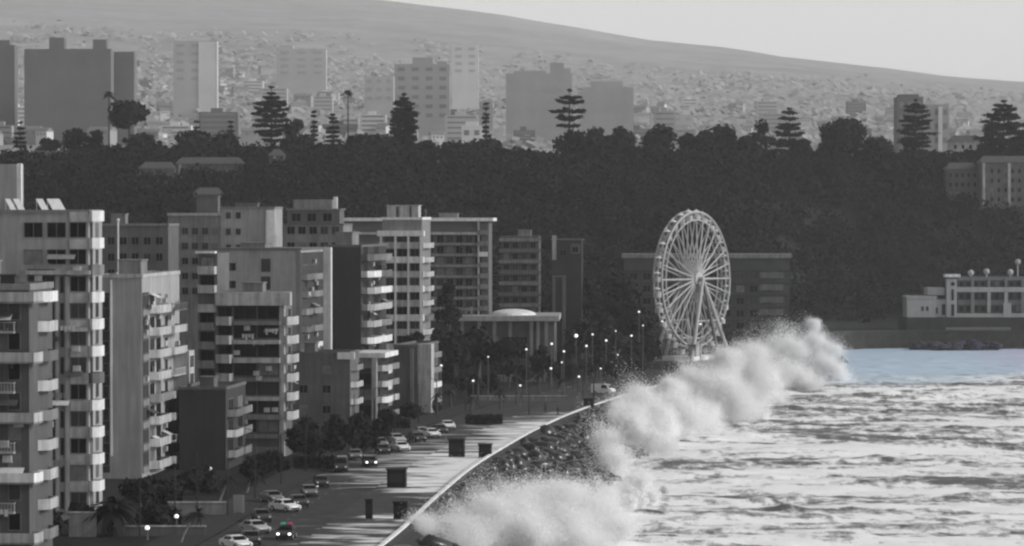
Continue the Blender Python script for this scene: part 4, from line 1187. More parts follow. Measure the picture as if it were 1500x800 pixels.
woodland()

# trees in the town
def st(px, ptop, w, Y, label, z=-.12, **k):
    x = X_(px, Y); return round_tree(x, Y, z, Z_(ptop, Y) - z, w * Y / F, label, **k)
st(668, 476, 70, 735, "dark bushy tree in front of the domed hall, left of a pair", n=2000, cb=.15); st(700, 472, 74, 745, "tallest dark bushy tree in front of the domed hall's dome", n=2200, cb=.12); st(745, 486, 62, 740, "dark bushy tree right of the pair before the domed hall", n=1900, cb=.15)
st(658, 398, 46, 775, "dark tree against the slab block's striped facade", n=1500, cb=.4); st(612, 468, 44, 700, "dark tree at the foot of the white balcony tower", cb=.15); st(640, 462, 30, 705, "small dark tree left of the domed hall's trees", cb=.15)
st(862, 388, 70, 895, "tall dark tree left of the ferris wheel, by the villa", n=2300, cb=.1, nl=13); st(905, 384, 84, 905, "tallest dark tree beside the ferris wheel", n=2600, cb=.08, nl=14); st(935, 440, 66, 850, "dark tree against the ferris wheel's left rim", n=2000, cb=.1); st(880, 452, 80, 835, "broad dark tree behind the cluster of lamp globes", n=2300, cb=.08); st(838, 470, 50, 800, "dark tree at the right end of the domed hall", cb=.1); st(925, 500, 60, 815, "broad dark tree among the globe lamps left of the ferris wheel's base", n=1600, cb=.06); st(890, 510, 56, 800, "low broad dark tree behind the globe lamps nearest the spray", n=1500, cb=.06)
st(955, 500, 40, 830, "small dark tree at the ferris wheel's left foot", cb=.1)
st(795, 500, 44, 765, "dark tree before the domed hall's right-hand columns", cb=.1); st(722, 500, 52, 760, "low dark tree filling the space under the dome", cb=.08)
st(770, 400, 60, 880, "dark tree below the striped block", n=1700, cb=.1); st(800, 425, 50, 875, "dark tree between the striped block and the slim columns", cb=.1); st(720, 420, 40, 830, "dark tree in the gap beside the slab block's right end", cb=.1)
for i, (px, pt, w, Y) in enumerate(((437, 632, 34, 520), (462, 640, 34, 512), (486, 640, 36, 524), (512, 632, 36, 540), (536, 640, 34, 545), (556, 624, 30, 566), (398, 668, 42, 492), (372, 684, 40, 476))):
    st(px, pt - 10, w * 1.3, Y, ["dark street tree at the corner of the dark-glazed flats", "street tree second in the row after the dark-glazed flats", "street tree before the low grey house, left one", "street tree before the low grey house, right one", "street tree below the black-fronted house", "street tree at the foot of the pale stacked balconies", "dark tree in front of the dark-glazed flats' ground storey", "dark tree left of the dark-glazed flats' entrance"][i], n=1300, cb=.2, group="street trees along the seafront flats")
for i, (px, pt, w, Y) in enumerate(((450, 612, 46, 550), (490, 606, 44, 562), (528, 604, 42, 578), (566, 600, 40, 592), (600, 592, 36, 628), (628, 588, 36, 652))):
    st(px, pt, w, Y, "taller dark tree in the back row between the seafront houses and the street trees", n=1200, cb=.2, group="taller trees in front of the seafront houses")
for i, (px, pt, w, Y) in enumerate(((205, 712, 60, 440), (245, 716, 56, 446), (290, 700, 60, 462), (120, 745, 40, 402), (230, 760, 60, 415), (60, 762, 60, 392))):
    st(px, pt - 12, w * 1.25, Y, ["dark garden tree below the blank grey side wall", "dark garden tree right of the one below the blank wall", "dark garden tree below the dark windowless wall", "small dark tree at the foot of the tower with solar panels", "low dark bush behind the two lamp globes", "low dark bush at the foot of the nearest tower"][i], n=1000, cb=.12, nl=8)
palm(X_(165, 402), 402, -.12, Z_(742, 402), 3.6, "stubby black palm at the foot of the tower with solar panels", nf=60, m=LEAF, tr_r=.35, fw=.42)
for (px, py0, dx, h, Y, lb) in ((263, 800, 1.9, 3.3, 392, "leaning pale-trunked palm nearest the bottom edge"), (318, 745, 1.3, 3.4, 437, "leaning pale-trunked palm beside the low pale wall"), (360, 722, 1.2, 2.4, 462, "leaning pale-trunked palm behind the upright panel")):
    palm(X_(px, Y), Y, -.12, h, 1.7, lb, lean=(dx, .5), nf=20, trunk=PALEBARK, tr_r=.15, fw=.18, group="leaning palms by the street")

# ------------------------------------------------------------------ ferris wheel
def ferris():
    cx, cy, cz, R = X_(1014, 871), 871.0, Z_(409, 871), 15.9
    th = math.radians(57)
    r = empty("ferris_wheel", (cx, cy, 0), th, "tall pale ferris wheel with gondolas on its rim, at the promenade's end", "ferris wheel")
    # local x = in the wheel plane, local y = along the axle
    hw = 1.1
    for s in (-hw, hw):
        n = 56
        for name, rr, t in (("outer_rim", R, .27), ("inner_rim", R - 1.9, .18)):
            mb = MB()
            for k in range(n):
                a0, a1 = 2*math.pi*k/n, 2*math.pi*(k+1)/n
                mb.tube((rr*math.cos(a0), s, cz + rr*math.sin(a0)), (rr*math.cos(a1), s, cz + rr*math.sin(a1)), t, n=5, caps=False)
            mb.build(name, WHEELP, r)
        mb = MB()
        for k in range(n):
            a0, a1 = 2*math.pi*k/n, 2*math.pi*(k+1)/n
            mb.tube((R*math.cos(a0), s, cz + R*math.sin(a0)), ((R-1.9)*math.cos(a1), s, cz + (R-1.9)*math.sin(a1)), .07, n=4)
        mb.build("rim_lattice", WHEELP, r)
    for k in range(28):
        a = 2*math.pi*k/28; MB().tube((R*math.cos(a), -hw, cz + R*math.sin(a)), (R*math.cos(a), hw, cz + R*math.sin(a)), .09, n=4).build("cross_strut", WHEELP, r)
    for k in range(28):
        a = 2*math.pi*k/28
        mb = MB()
        for s in (-hw, hw):
            mb.tube((1.0*math.cos(a), s*1.35, cz + 1.0*math.sin(a)), (R*math.cos(a), s, cz + R*math.sin(a)), .25, .17, 4)
        mb.build("spoke", WHEELP, r)
    MB().tube((0, -3.2, cz), (0, 3.2, cz), .55, n=12).tube((0, -1.9, cz), (0, -1.3, cz), 1.7, n=20).tube((0, 1.3, cz), (0, 1.9, cz), 1.7, n=20).build("hub", WHEELP, r)
    gm = mat("gondola_paint", .36, .15, 1, .5)
    cab = MB().tube((0, 0, -2.2), (0, 0, -1.2), 1.0, 1.0, 10).tube((0, 0, -1.2), (0, 0, -1.1), 1.0, 1.0, 10)
    for k in range(4):
        a = k * math.pi / 2 + .78; cab.tube((.8*math.cos(a), .8*math.sin(a), -1.2), (.7*math.cos(a), .7*math.sin(a), -.2), .06, n=4)
    cme = cab.mesh("gondola", gm); rme = MB().tube((0, 0, -.25), (0, 0, .25), 1.05, .15, 10).tube((0, 0, .2), (0, 0, .6), .06, n=4).mesh("roof", WHITE)
    for k in range(28):
        a = 2*math.pi*(k + .5)/28
        o = link_mesh("gondola", cme, None, r, ((R + .35)*math.cos(a), 0, cz + (R + .35)*math.sin(a)))
        link_mesh("roof", rme, None, o)
    for s in (-1, 1):
        for dx in (-9.2, 9.2):
            MB().tube((0, s*2.9, cz), (dx, s*5.2, .3), .42, .5, 8).build("support_leg", WHEELP, r)
        MB().tube((0, s*2.9, cz), (0, s*7.5, .3), .4, .45, 8).build("support_leg", mat("leg_dark_paint", .1, .2, 1, .6) if s < 0 else WHEELP, r)
        MB().tube((-4.6, s*4.05, cz*.5), (4.6, s*4.05, cz*.5), .18, n=6).build("cross_brace", WHEELP, r)
    MB().box(-11, 11, -8, 8, -.1, .45).build("platform", CONC, r)
    MB().box(-8, 8, -3.5, 3.5, .453, 1.5).build("boarding_deck", mat("deck_white", .7, .1, .5, .7), r)
    MB().box(-8, -5.2, -5.6, -3.6, 1.6, 4.2).box(-8.3, -4.9, -5.9, -3.4, 4.203, 4.45).build("ticket_booth", OFFWHITE, r)
ferris()

# ------------------------------------------------------------------ rocks below the wall (uncountable)
def rocks():
    V = []; Fc = []; nb = 0
    import bmesh
    bm = bmesh.new(); bmesh.ops.create_icosphere(bm, subdivisions=2, radius=1)
    bv = np.array([v.co[:] for v in bm.verts]); bf = np.array([[v.index for v in f.verts] for f in bm.faces]); bm.free()
    for k in range(1500):
        i = int(rng.integers(14, 76)); t = rng.uniform(0, 1)
        p = SA[i] * (1 - t) + SA[min(i + 1, len(SA) - 1)] * t; nn = SN[i]
        d = rng.uniform(1.8, 15.5) if rng.uniform() < .85 else rng.uniform(.8, 5)
        s = rng.uniform(.55, 1.0) if rng.uniform() < .5 else rng.uniform(.9, 1.8)
        z = np.interp(d, [1, 3, 9, 16], [-.9, -1.9, -3.6, -5.2]) + rng.uniform(-.1, .5)
        sc_ = np.array([rng.uniform(.7, 1.3), rng.uniform(.7, 1.3), rng.uniform(.5, .9)]) * s
        vv = bv * (1 + .22 * np.sin(bv * rng.uniform(2, 4, 3) + rng.uniform(0, 6, 3)).sum(1)[:, None] * .6)
        ang = rng.uniform(0, 6.28); R = np.array([[math.cos(ang), -math.sin(ang), 0], [math.sin(ang), math.cos(ang), 0], [0, 0, 1]])
        vv = (np.round(vv * 2.2) / 2.2 * .45 + vv * .55) * sc_ @ R.T + np.array([p[0] + nn[0]*d, p[1] + nn[1]*d, z])
        V.append(vv); Fc.append(bf + nb); nb += len(bv)
    me = np_mesh("boulders", np.concatenate(V), np.concatenate(Fc))
    me.materials.append(mat("wet_black_rock", .016, .6, .8, .28, .5))
    nV, nF = [], []; nb = 0
    for k in range(110):
        px = rng.uniform(1340, 1460); Y = rng.uniform(1082, 1090); sx = rng.uniform(.8, 1.8)
        vv = bv * (1 + .2 * np.sin(bv * rng.uniform(2, 4, 3) + rng.uniform(0, 6, 3)).sum(1)[:, None] * .6) * np.array([sx * 1.3, sx, sx * .7]) + np.array([X_(px, Y), Y, SEA_Z + rng.uniform(-.2, 1.8)])
        nV.append(vv); nF.append(bf + nb); nb += len(bv)
    m2 = np_mesh("boulders", np.concatenate(nV), np.concatenate(nF)); vm, vnt, vp = base_mat("violet_shadow_rock")  # dark violet puts the rocks' shadow into their colour
    tcn = vnt.nodes.new("ShaderNodeTexCoord"); nn_ = vnt.nodes.new("ShaderNodeTexNoise"); nn_.inputs["Scale"].default_value = .5; vnt.links.new(tcn.outputs["Object"], nn_.inputs["Vector"])
    rp = vnt.nodes.new("ShaderNodeValToRGB"); rp.color_ramp.elements[0].color = (.008, .006, .016, 1); rp.color_ramp.elements[1].color = (.018, .014, .036, 1)
    vnt.links.new(nn_.outputs["Fac"], rp.inputs["Fac"]); vnt.links.new(rp.outputs["Color"], vp.inputs["Base Color"]); vp.inputs["Roughness"].default_value = .8
    m2.materials.append(vm); tag(link_mesh("boulders", m2), "low shelf of shadow-dark violet rocks at the foot of the far seawall", "boulders", kind="stuff")
    tag(link_mesh("boulders", me), "bank of wet black boulders below the seawall", "boulders", kind="stuff")
rocks()

# ------------------------------------------------------------------ spray thrown up by the waves: clouds of fine drops
def spray_mat():
    m = bpy.data.materials.new("white_water_spray"); m.use_nodes = True; nt = m.node_tree
    nt.nodes.remove(nt.nodes["Principled BSDF"])
    geo = nt.nodes.new("ShaderNodeNewGeometry"); no = nt.nodes.new("ShaderNodeTexNoise"); no.inputs["Scale"].default_value = .3
    nt.links.new(geo.outputs["Position"], no.inputs["Vector"])
    mr = nt.nodes.new("ShaderNodeMapRange"); mr.inputs["To Min"].default_value = .92; mr.inputs["To Max"].default_value = .97
    nt.links.new(no.outputs["Fac"], mr.inputs["Value"])
    d = nt.nodes.new("ShaderNodeBsdfDiffuse"); t = nt.nodes.new("ShaderNodeBsdfTranslucent"); mx = nt.nodes.new("ShaderNodeMixShader"); mx.inputs[0].default_value = .5
    for q in (d, t): nt.links.new(mr.outputs[0], q.inputs["Color"])
    nt.links.new(d.outputs[0], mx.inputs[1]); nt.links.new(t.outputs[0], mx.inputs[2]); nt.links.new(mx.outputs[0], nt.nodes["Material Output"].inputs["Surface"])
    return m
SPRAY = spray_mat()
def spray(name, label, puffs, total, size, turb=1.0, seed=0):
    r = np.random.default_rng(seed)
    Yp_ = [(H - z) * F / (py - YH) for (px, py, z, rad) in puffs]
    C = np.array([at(px, py, Y)[:] for (px, py, z, rad), Y in zip(puffs, Yp_)]); R = np.array([rad * Y / F for (px, py, z, rad), Y in zip(puffs, Yp_)])
    wts = R ** 2.4; wts /= wts.sum()
    idx = r.choice(len(puffs), total, p=wts)
    d = r.normal(size=(total, 3)); d /= np.linalg.norm(d, axis=1)[:, None]
    rad = np.minimum(np.abs(r.normal(size=total)) * .45 + r.uniform(0, .35, total), 1.3 + .12 * np.abs(r.normal(size=total)))
    P = C[idx] + d * (rad * R[idx])[:, None] * np.array([1.15, 1.4, 1])
    def wob(P, wl, amp):
        Q = P.copy()
        for ax in range(3):
            for rep in range(2):
                q1 = r.normal(size=3) * np.array([1, .8, 1]); q1 *= 2*math.pi / wl / np.linalg.norm(q1)
                P[:, ax] += amp * turb * np.sin(Q @ q1 + r.uniform(0, 6)) * .6
    for wl, amp in ((26, 1.5), (13, .9), (6.5, .5), (3.2, .26)): wob(P, wl, amp)
    # jets torn upwards and drifting inland off the crest
    jet = r.uniform(size=total) < .3
    q1 = r.normal(size=(3, 3)) * .35
    st_ = np.clip(.5 + .5 * np.sin(P @ q1[0] + 1) * np.sin(P @ q1[1]) + .3 * np.sin(P @ q1[2]), 0, 1) ** 2
    P += np.where(jet, st_ * r.exponential(1.0, total) * 1.7 * turb, 0)[:, None] * np.array([-.55, -.15, .8])
    P += r.normal(size=P.shape) * .2
    P = P[P[:, 2] > SEA_Z - 1.2]
    n = len(P)
    T = (P[:, None, :] + r.normal(size=(n, 3, 3)) * size * r.uniform(.6, 1.3, (n, 1, 1))).reshape(-1, 3)
    me = np_mesh(name, T, np.arange(n * 3).reshape(n, 3)); me.materials.append(SPRAY)
    return tag(link_mesh(name, me), label, "sea spray", kind="stuff")
spray("sea_spray", "long white wall of spray bursting along the seawall below the ferris wheel",
      [(1196, 500, 2.6, 22), (1190, 482, 4.5, 13), (1152, 512, 2.0, 30), (1216, 520, -.5, 24), (1108, 526, 1.8, 30), (1062, 546, 1.6, 30), (1020, 568, 1.4, 26), (978, 580, 1.4, 30), (936, 588, 1.4, 28), (908, 606, 1.2, 28),
       (952, 616, -.5, 38), (1002, 608, -.8, 40), (1058, 588, -1, 40), (1110, 570, -1, 36), (1162, 550, -1.5, 32), (1210, 542, -2.5, 28), (922, 640, -.8, 30), (906, 664, -1.2, 24), (924, 692, -2, 20), (948, 660, -2.6, 26), (888, 630, .6, 18), (990, 645, -3.6, 22), (1040, 626, -3.6, 24), (1090, 604, -3.6, 24), (1140, 584, -3.8, 22), (920, 712, -3, 14)],
      2200000, .062, 1.0, 2)
spray("sea_spray", "broad pale cloud of spray in front of the black rocks at the bottom edge",
      [(650, 790, -1.5, 32), (690, 776, -1.2, 38), (735, 768, -1, 42), (785, 754, -.8, 42), (832, 748, -.8, 40), (870, 762, -1.5, 36), (845, 726, 0, 18), (905, 745, -2, 18), (700, 812, -3, 40), (770, 800, -2.5, 46), (840, 800, -3, 44), (890, 790, -3.4, 26), (800, 730, 0, 24)],
      1100000, .044, .8, 5)
spray("sea_spray", "thin white curl of breaking wave at the right of the pale spray cloud",
      [(905, 752, -3.6, 8), (925, 742, -3.2, 9), (942, 734, -3.2, 9), (958, 728, -3.8, 7), (972, 724, -4.3, 5)], 22000, .08, .4, 8)

# ------------------------------------------------------------------ street furniture and vehicles
def along(px, Y): return X_(px, Y)
def kiosk(px, pb, wpx, hpx, label):
    Y = gY(pb); k = Y / F; w, h = wpx * k, hpx * k; a = street_angle(Y)
    r = empty("kiosk", (X_(px, Y), Y, 0), -a, label, "kiosk", "dark kiosks on the promenade")
    MB().box(-w/2, w/2, 0, w * .9, .12, h - .25).build("booth", mat("kiosk_black_paint", .01, .3, 1.5, .7, .1), r)
    MB().box(-w/2 - .12, w/2 + .12, -.2, w * .9 + .12, h - .247, h - .05).build("roof", DMETAL, r)
    MB().box(-w*.36, w*.36, -.04, -.003, h * .3, h * .74).build("shutter", mat("kiosk_shutter", .022, .3, 6, .7, .1), r)
    MB().box(-w/2 - .05, w/2 + .05, -.05, w * .9 + .05, 0, .117).build("plinth", CONC, r)
kiosk(580, 716, 27, 30, "largest dark kiosk, on the foamy promenade above the parapet's break")
kiosk(668, 670, 22, 28, "upright dark kiosk on the road side of the white flood water")
kiosk(710, 671, 18, 21, "small dark kiosk touching the parapet line")
kiosk(586, 762, 20, 28, "dark kiosk beside the thick near end of the white parapet")
kiosk(862, 599, 14, 16, "smallest dark kiosk far along the promenade near the spray")
kiosk(540, 762, 10, 32, "narrow dark kiosk like a post on the near promenade")

def person(px, Y, label, h=1.72, face=0.0, stride=.25, coat=None):
    r = tag(bpy.data.objects.new("person", bpy.data.meshes.new("person")), label, "person", "people on the promenade")
    COL.objects.link(r); r.location = (X_(px, Y), Y, .0); r.rotation_euler = (0, 0, face)
    k = h / 1.75; s = stride
    V = [(0,0,.95),(0,0,1.15),(0,0,1.4),(0,0,1.5),(0,-.02,1.62),(0,-.02,1.7), (.1,0,.9),(.11,-s*.5,.5),(.11,-s*.55,.08),(.11,-s*.55-.17,.04), (-.1,0,.9),(-.11,s*.3,.5),(-.11,s*.75,.1),(-.11,s*.75-.15,.04),
         (.19,0,1.4),(.26,s*.35,1.13),(.24,s*.2-.12,.9), (-.19,0,1.4),(-.26,-s*.35,1.13),(-.24,-s*.35-.15,.92)]
    E = [(0,1),(1,2),(2,3),(3,4),(4,5),(0,6),(6,7),(7,8),(8,9),(0,10),(10,11),(11,12),(12,13),(2,14),(14,15),(15,16),(2,17),(17,18),(18,19)]
    RR = [.15,.14,.16,.06,.1,.085,.1,.075,.05,.045,.1,.075,.05,.045,.075,.055,.04,.075,.055,.04]
    r.data.from_pydata([tuple(c * k for c in v) for v in V], E, []); r.data.update()
    md = r.modifiers.new("skin", 'SKIN'); ss = r.modifiers.new("smooth", 'SUBSURF'); ss.levels = 1; ss.render_levels = 1
    for i, sv in enumerate(r.data.skin_vertices[0].data): sv.radius = (RR[i] * k, RR[i] * k); sv.use_root = (i == 0)
    r.data.materials.append(coat or DMETAL)
    MB().ball((0, .01, 1.72 * k), .1 * k, 8, 5, .8).build("hair", TYRE, r)
person(799, 645, "person in dark clothes standing at the edge of the bright flood water", 1.75, .4)
person(817, 638, "person in dark clothes a few steps right of the one at the flood water's edge", 1.6, 2.0, .4)
person(764, 690, "person in dark clothes walking near the plaza, behind the flood water", 1.75, 1.2, .3)
person(505, 502, "person in dark clothes on the pavement under the street trees", 1.75, .2)

LAMP_POST = mat("lamp_post_paint", .11, .2, 2, .6, .2)
def lamp(px, py, Y, label, group, r_=.33, two=False):
    z = Z_(py, Y); x = X_(px, Y)
    o = empty("street_lamp", (x, Y, -.12), 0, label, "street lamp", group)
    z += .12
    MB().tube((0, 0, 0), (0, 0, .5), .14, .11, 8).tube((0, 0, .5), (0, 0, z - r_ * .8), .09, .07, 6).build("post", LAMP_POST, o)
    MB().tube((0, 0, z - r_ * 1.1), (0, 0, z - r_ * .7), .12, .2, 8).build("collar", LAMP_POST, o)
    MB().ball((0, 0, z), r_, 12, 8).build("globe", LIT, o)
GL = "lit globe lamps among the trees by the ferris wheel"
for (px, py, Y) in ((715, 523, 690), (771, 512, 720), (808, 504, 745), (826, 515, 735), (823, 531, 710), (807, 540, 700), (868, 490, 790), (902, 485, 800), (925, 492, 800), (942, 477, 812), (936, 457, 830), (859, 507, 760), (888, 499, 780), (880, 540, 720), (693, 558, 660), (644, 522, 675), (646, 536, 672), (970, 471, 828), (1026, 475, 850), (1058, 467, 862), (848, 552, 705), (905, 520, 770), (762, 565, 672)):
    lamp(px, py, Y, "lit white globe street lamp among the posts and dark trees before the ferris wheel", GL, float(rng.uniform(.14, .25)))
lamp(844, 492, 770, "large double-bright globe lamp left of the ferris wheel's dark trees", GL, .38)
lamp(215, 774, 396, "lit globe lamp at the bottom left, lower of the two by the low wall", None, .26)
lamp(258, 757, 408, "lit globe lamp at the bottom left, upper of the two by the low wall", None, .24)
lamp(307, 687, 470, "small lit globe lamp in front of the dark windowless wall", None, .22)
lamp(535, 633, 560, "lit globe lamp below the black-fronted house", None, .25)
lamp(463, 716, 474, "globe lamp standing in for headlight glare beside the road right of the white car", None, .42)  # added globe in place of headlight glare on the wet road

# bare dark posts and young palms standing on the plaza
PG = "plain dark posts on the plaza"
pm = MB().tube((0, 0, 0), (0, 0, 6.5), .1, .06, 6).tube((0, 0, 6.4), (1.1, 0, 6.7), .05, .04, 5).mesh("lamp_post", DMETAL)
for i in range(34):
    Y = rng.uniform(640, 815); px = rng.uniform(640, 960)
    x = X_(px, Y)
    if x > wall_x(Y) - 2: continue
    o = link_mesh("lamp_post", pm, None, None, (x, Y, -.12), rng.uniform(0, 6.28))
    tag(o, "dark slim lamp post with a short arm among the crowd of posts on the plaza", "post", PG)
for i in range(22):
    Y = 395 + i * 11.5 + float(rng.uniform(-3, 3)); x = wall_x(Y) - (22.5 if i % 2 else 27.5)
    tag(link_mesh("lamp_post", pm, None, None, (x, Y, .0), rng.uniform(0, 6.28)), "dark slim lamp post with a short arm along the pavement of the seafront flats", "post", "plain dark posts along the seafront pavement")
yp = []
for i, (px, Y, h) in enumerate(((660, 668, 3.4), (700, 690, 4.2), (733, 660, 3.2), (757, 700, 4.4), (790, 715, 4), (825, 700, 3.6), (690, 640, 3.0), (640, 640, 3.6), (850, 730, 4.2), (874, 745, 4.0), (905, 770, 4.4), (930, 790, 4.2))):
    palm(X_(px, Y), Y, -.12, h, 1.7, "short dark palm standing on the plaza beyond the flood water", nf=16, m=LEAF2, tr_r=.2, fw=.22, group="short palms on the plaza")
for i in range(22):
    Y = float(rng.uniform(690, 835)); px = float(rng.uniform(655, 950)); x = X_(px, Y)
    if x > wall_x(Y) - 13: continue
    round_tree(x, Y, -.12, rng.uniform(2.6, 5.0), rng.uniform(4, 6.5), "small dark bushy tree on the plaza among the globe lamps", group="small dark plaza trees", n=700, cb=.05, nl=7)
# low hedges and walls
def hedge(pxL, pxR, Y, h, label, d=1.6, m=LEAF, a=None):
    a = street_angle(Y) * 0 if a is None else a
    x0, x1 = X_(pxL, Y), X_(pxR, Y); r = empty("hedge", (x0, Y, -.12), -a, label, "hedge")
    n = int((x1 - x0) * d * h * 70) + 200
    P = np.stack([rng.uniform(0, x1 - x0, n), rng.uniform(0, d, n), h * rng.uniform(0.02, 1, n) ** .6 * (1 + .18 * np.sin(rng.uniform(0, 6.28, n)))], 1)
    leaf_obj("foliage", P, .17, m, r)
    MB().box(.2, x1 - x0 - .2, .4, d - .4, 0, h * .5).build("woody_core", BARK, r)
hedge(682, 736, 612, 1.5, "low black hedge at the edge of the bright flood water"); hedge(640, 700, 760, 1.6, "dark hedge below the domed hall's trees"); hedge(545, 600, 600, 1.4, "dark hedge behind the parked cars"); hedge(430, 500, 505, 1.6, "dark hedge under the street trees")
def lowwall(pxL, pxR, Y, h, label, m=CONC, th=.3):
    x0, x1 = X_(pxL, Y), X_(pxR, Y); r = empty("low_wall", (x0, Y, -.12), 0, label, "wall")
    MB().box(0, x1 - x0, 0, th, 0, h).build("wall_body", m, r); MB().box(-.08, x1 - x0 + .08, -.08, th + .08, h + .003, h + .14).build("coping", OFFWHITE, r)
lowwall(246, 330, 428, 1.5, "low pale garden wall below the dark windowless wall", MID); lowwall(166, 300, 401, 1.0, "long low grey wall behind the lower globe lamp at the bottom left", DULL)
lowwall(722, 800, 770, 1.2, "thin pale wall across the plaza below the domed hall", MID); lowwall(100, 140, 400, 2.6, "pale rounded gatehouse wall at the foot of the tower with solar panels", MID)
lowwall(690, 830, 690, .9, "low grey wall closing the plaza behind the flood water", MID)
r = empty("sign_panel", (X_(349, 430), 430, -.12), -.1, "blank pale upright panel standing by the low garden wall", "sign")
MB().box(-.62, .62, 0, .14, .25, 2.25).build("board", PALE, r); MB().box(-.5, -.4, .02, .12, 0, .25).build("leg", METAL, r); MB().box(.4, .5, .02, .12, 0, .25).build("leg", METAL, r)

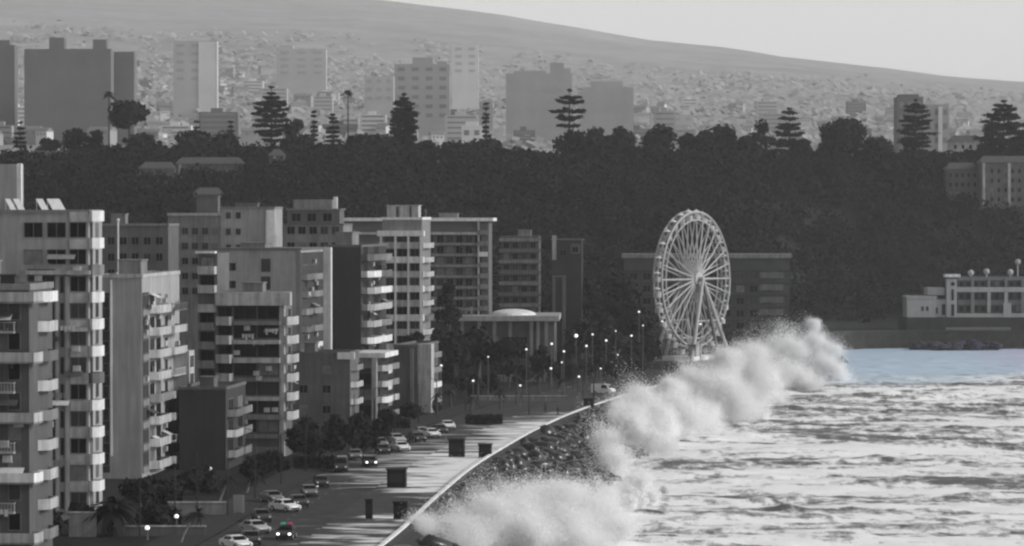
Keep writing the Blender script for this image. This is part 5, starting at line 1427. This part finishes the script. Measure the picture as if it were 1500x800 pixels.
def car_proto(label, bodym, loc, rz, lit=False, police=False, van=False, group="cars on the seafront road", scale=1.0):
    r = empty("police_car" if police else ("parked_van" if van else "parked_car"), loc, rz, label, "van" if van else "car", group)
    if van: side = [(-2.3,.4),(-2.35,.8),(-2.15,1.05),(-1.75,1.2),(-1.2,1.95),(2.3,2.0),(2.4,1.9),(2.4,.45),(2.2,.3),(-2.1,.3)]; g0, g1 = 1.15, 2.0
    else: side = [(-2.1,.38),(-2.16,.62),(-2.0,.8),(-1.05,.95),(-.4,1.4),(.2,1.47),(.85,1.42),(1.6,1.02),(2.1,.95),(2.18,.6),(2.1,.32),(-1.95,.28)]; g0, g1 = .95, 1.47
    def hx(z): return .88 - (.17 * max(0, (z - g0) / (g1 - g0)) if z > g0 else 0) - (.05 if z < .4 else 0)
    n = len(side); vs = [(-hx(z), y, z) for y, z in side] + [(hx(z), y, z) for y, z in side]
    fs = [tuple(range(n)), tuple(range(2*n-1, n-1, -1))] + [(i, n + i, n + (i+1) % n, (i+1) % n) for i in range(n)]
    bo = MB().add(vs, fs).build("body", bodym, r)
    md = bo.modifiers.new("bevel", 'BEVEL'); md.width = .06; md.segments = 2
    i0 = 3; a_, b_ = side[i0], side[i0 + 1]
    def lerp(p, q, t): return (p[0] + (q[0]-p[0])*t, p[1] + (q[1]-p[1])*t)
    def screen(name, p, q, off_):
        (y0, z0), (y1, z1) = lerp(p, q, .1), lerp(p, q, .92)
        dy, dz = (q[0]-p[0]), (q[1]-p[1]); L = math.hypot(dy, dz); ny, nz = -dz / L * off_, dy / L * off_
        w0, w1 = hx(z0) - .1, hx(z1) - .08
        MB().add([(-w0, y0+ny, z0+nz), (w0, y0+ny, z0+nz), (w1, y1+ny, z1+nz), (-w1, y1+ny, z1+nz), (-w0, y0, z0), (w0, y0, z0), (w1, y1, z1), (-w1, y1, z1)],
                 [(0,1,2,3),(7,6,5,4),(0,4,5,1),(1,5,6,2),(2,6,7,3),(3,7,4,0)]).build(name, GLASS, r)
    screen("windscreen", a_, b_, .03)
    if not van: screen("rear_window", side[6], side[7], .03)
    for s in (-1, 1):
        zt = g1 - .12; zb = g0 + .06
        ys = ((-.75, -.33, .3, .3), (.36, .36, .8, 1.25)) if not van else ((-1.45, -1.1, .0, .0),)
        for (yb0, yt0, yt1, yb1) in ys:
            xb, xt = s*(hx(zb)+.012), s*(hx(zt)+.012)
            q = [(xb, yb0, zb), (xb, yb1, zb), (xt, yt1, zt), (xt, yt0, zt)]
            MB().add(q + [(x - s*.03, y, z) for x, y, z in q], [(0,1,2,3),(7,6,5,4),(0,4,5,1),(1,5,6,2),(2,6,7,3),(3,7,4,0)]).build("side_window", GLASS, r)
        for y in (-1.32, 1.35):
            t = MB().tube((s*.7, y, .33), (s*.9, y, .33), .33, n=16).build("wheel", TYRE, r)
            MB().tube((s*.9, y, .33), (s*.915, y, .33), .2, n=12).build("rim", RIM, t)
        fy = -2.17 if not van else -2.36
        MB().ball((s*.62, fy + .03, .68 if not van else .8), .17 if lit else .13, 10, 6, .75).build("headlight", HEADL if lit else mat("headlight_glass", .7, .1, 3, .2), r)
        MB().box(s*.62 - .12, s*.62 + .12, 2.12 if not van else 2.38, 2.2 if not van else 2.42, .7, .86).build("tail_light", mat("tail_light_lens", .08, .2, 3, .3), r)
        MB().box(s*.88 if s > 0 else -1.05, 1.05 if s > 0 else -.88, -.75, -.6, g0, g0 + .16).build("wing_mirror", bodym, r)
    MB().box(-.55, .55, (-2.2 if not van else -2.39), (-2.13 if not van else -2.3), .42, .56).build("grille", DMETAL, r)
    if police:
        bar = MB().box(-.62, .62, .05, .35, 1.49, 1.54).build("light_bar", DMETAL, r)
        MB().box(-.6, -.08, .06, .34, 1.543, 1.74).build("green_beacon", GREENL, bar); MB().box(.08, .6, .06, .34, 1.543, 1.74).build("red_beacon", REDL, bar)
    if van:
        MB().box(-.6, .6, -.4, 1.6, 2.03, 2.1).build("roof_rack", METAL, r)
    return r
CW = mat("white_car_paint", .75, .05, 1, .3, .5); CS = mat("silver_car_paint", .4, .05, 1, .3, .5); CD = mat("dark_car_paint", .04, .1, 1, .25, .5); CG = mat("grey_car_paint", .15, .08, 1, .3, .5)
def put(px, pb, label, m, turn=0.0, **k):
    Y = gY(pb); return car_proto(label, m, (X_(px, Y), Y, -.12), -street_angle(Y) + turn, **k)
put(419, 788, "dark police car facing us with lit headlights and green and red beacons", CD, 0, lit=True, police=True)
put(417, 748, "white car on the road just behind the police car", CW, .75)
put(373, 780, "silver car second from the bottom in the file beside the police car", CS, .65); put(345, 803, "white car cut by the bottom edge left of the police car", CW, .65); put(366, 796, "black car between the silver car and the bottom white car", CD, .3)
put(382, 763, "black car parked by the trees behind the silver car", CD, .3); put(398, 735, "grey car parked left of the white car, under the trees", CG, .5)
put(586, 660, "white car with bright front heading the parked row below the end houses", CW, .5); put(580, 648, "silver car behind the white one in the parked row", CS, .5); put(610, 646, "dark car in the middle of the parked row", CD, .5); put(631, 640, "white car at the far end of the parked row", CW, .5); put(618, 638, "silver car next to the far end of the parked row", CS, .5)
put(541, 682, "dark car with its lit headlight showing under the street trees", CD, .25, lit=True); put(500, 690, "dark van parked under the street trees", CD, .1, van=True); put(520, 672, "grey car parked between the dark van and the lit dark car", CG, .2)
for px, pb, mm, tr, lb in ((470, 712, CD, .2, "dark car on the road left of the headlight-glare globe"), (452, 726, CG, .25, "grey car on the road behind the grey parked one"), (560, 664, CD, .3, "dark car just left of the white one in the parked row"), (556, 654, CG, .4, "grey car behind the dark one left of the parked row"), (644, 634, CD, .4, "dark car beyond the far end of the parked row"), (655, 628, CW, .4, "small white car farthest along the road by the low black hedge"), (436, 741, CD, .4, "black car directly right of the white car under the trees")):
    put(px, pb, lb, mm, tr)
put(884, 577, "white van at the far end of the promenade by the spray", CW, 1.2, van=True)
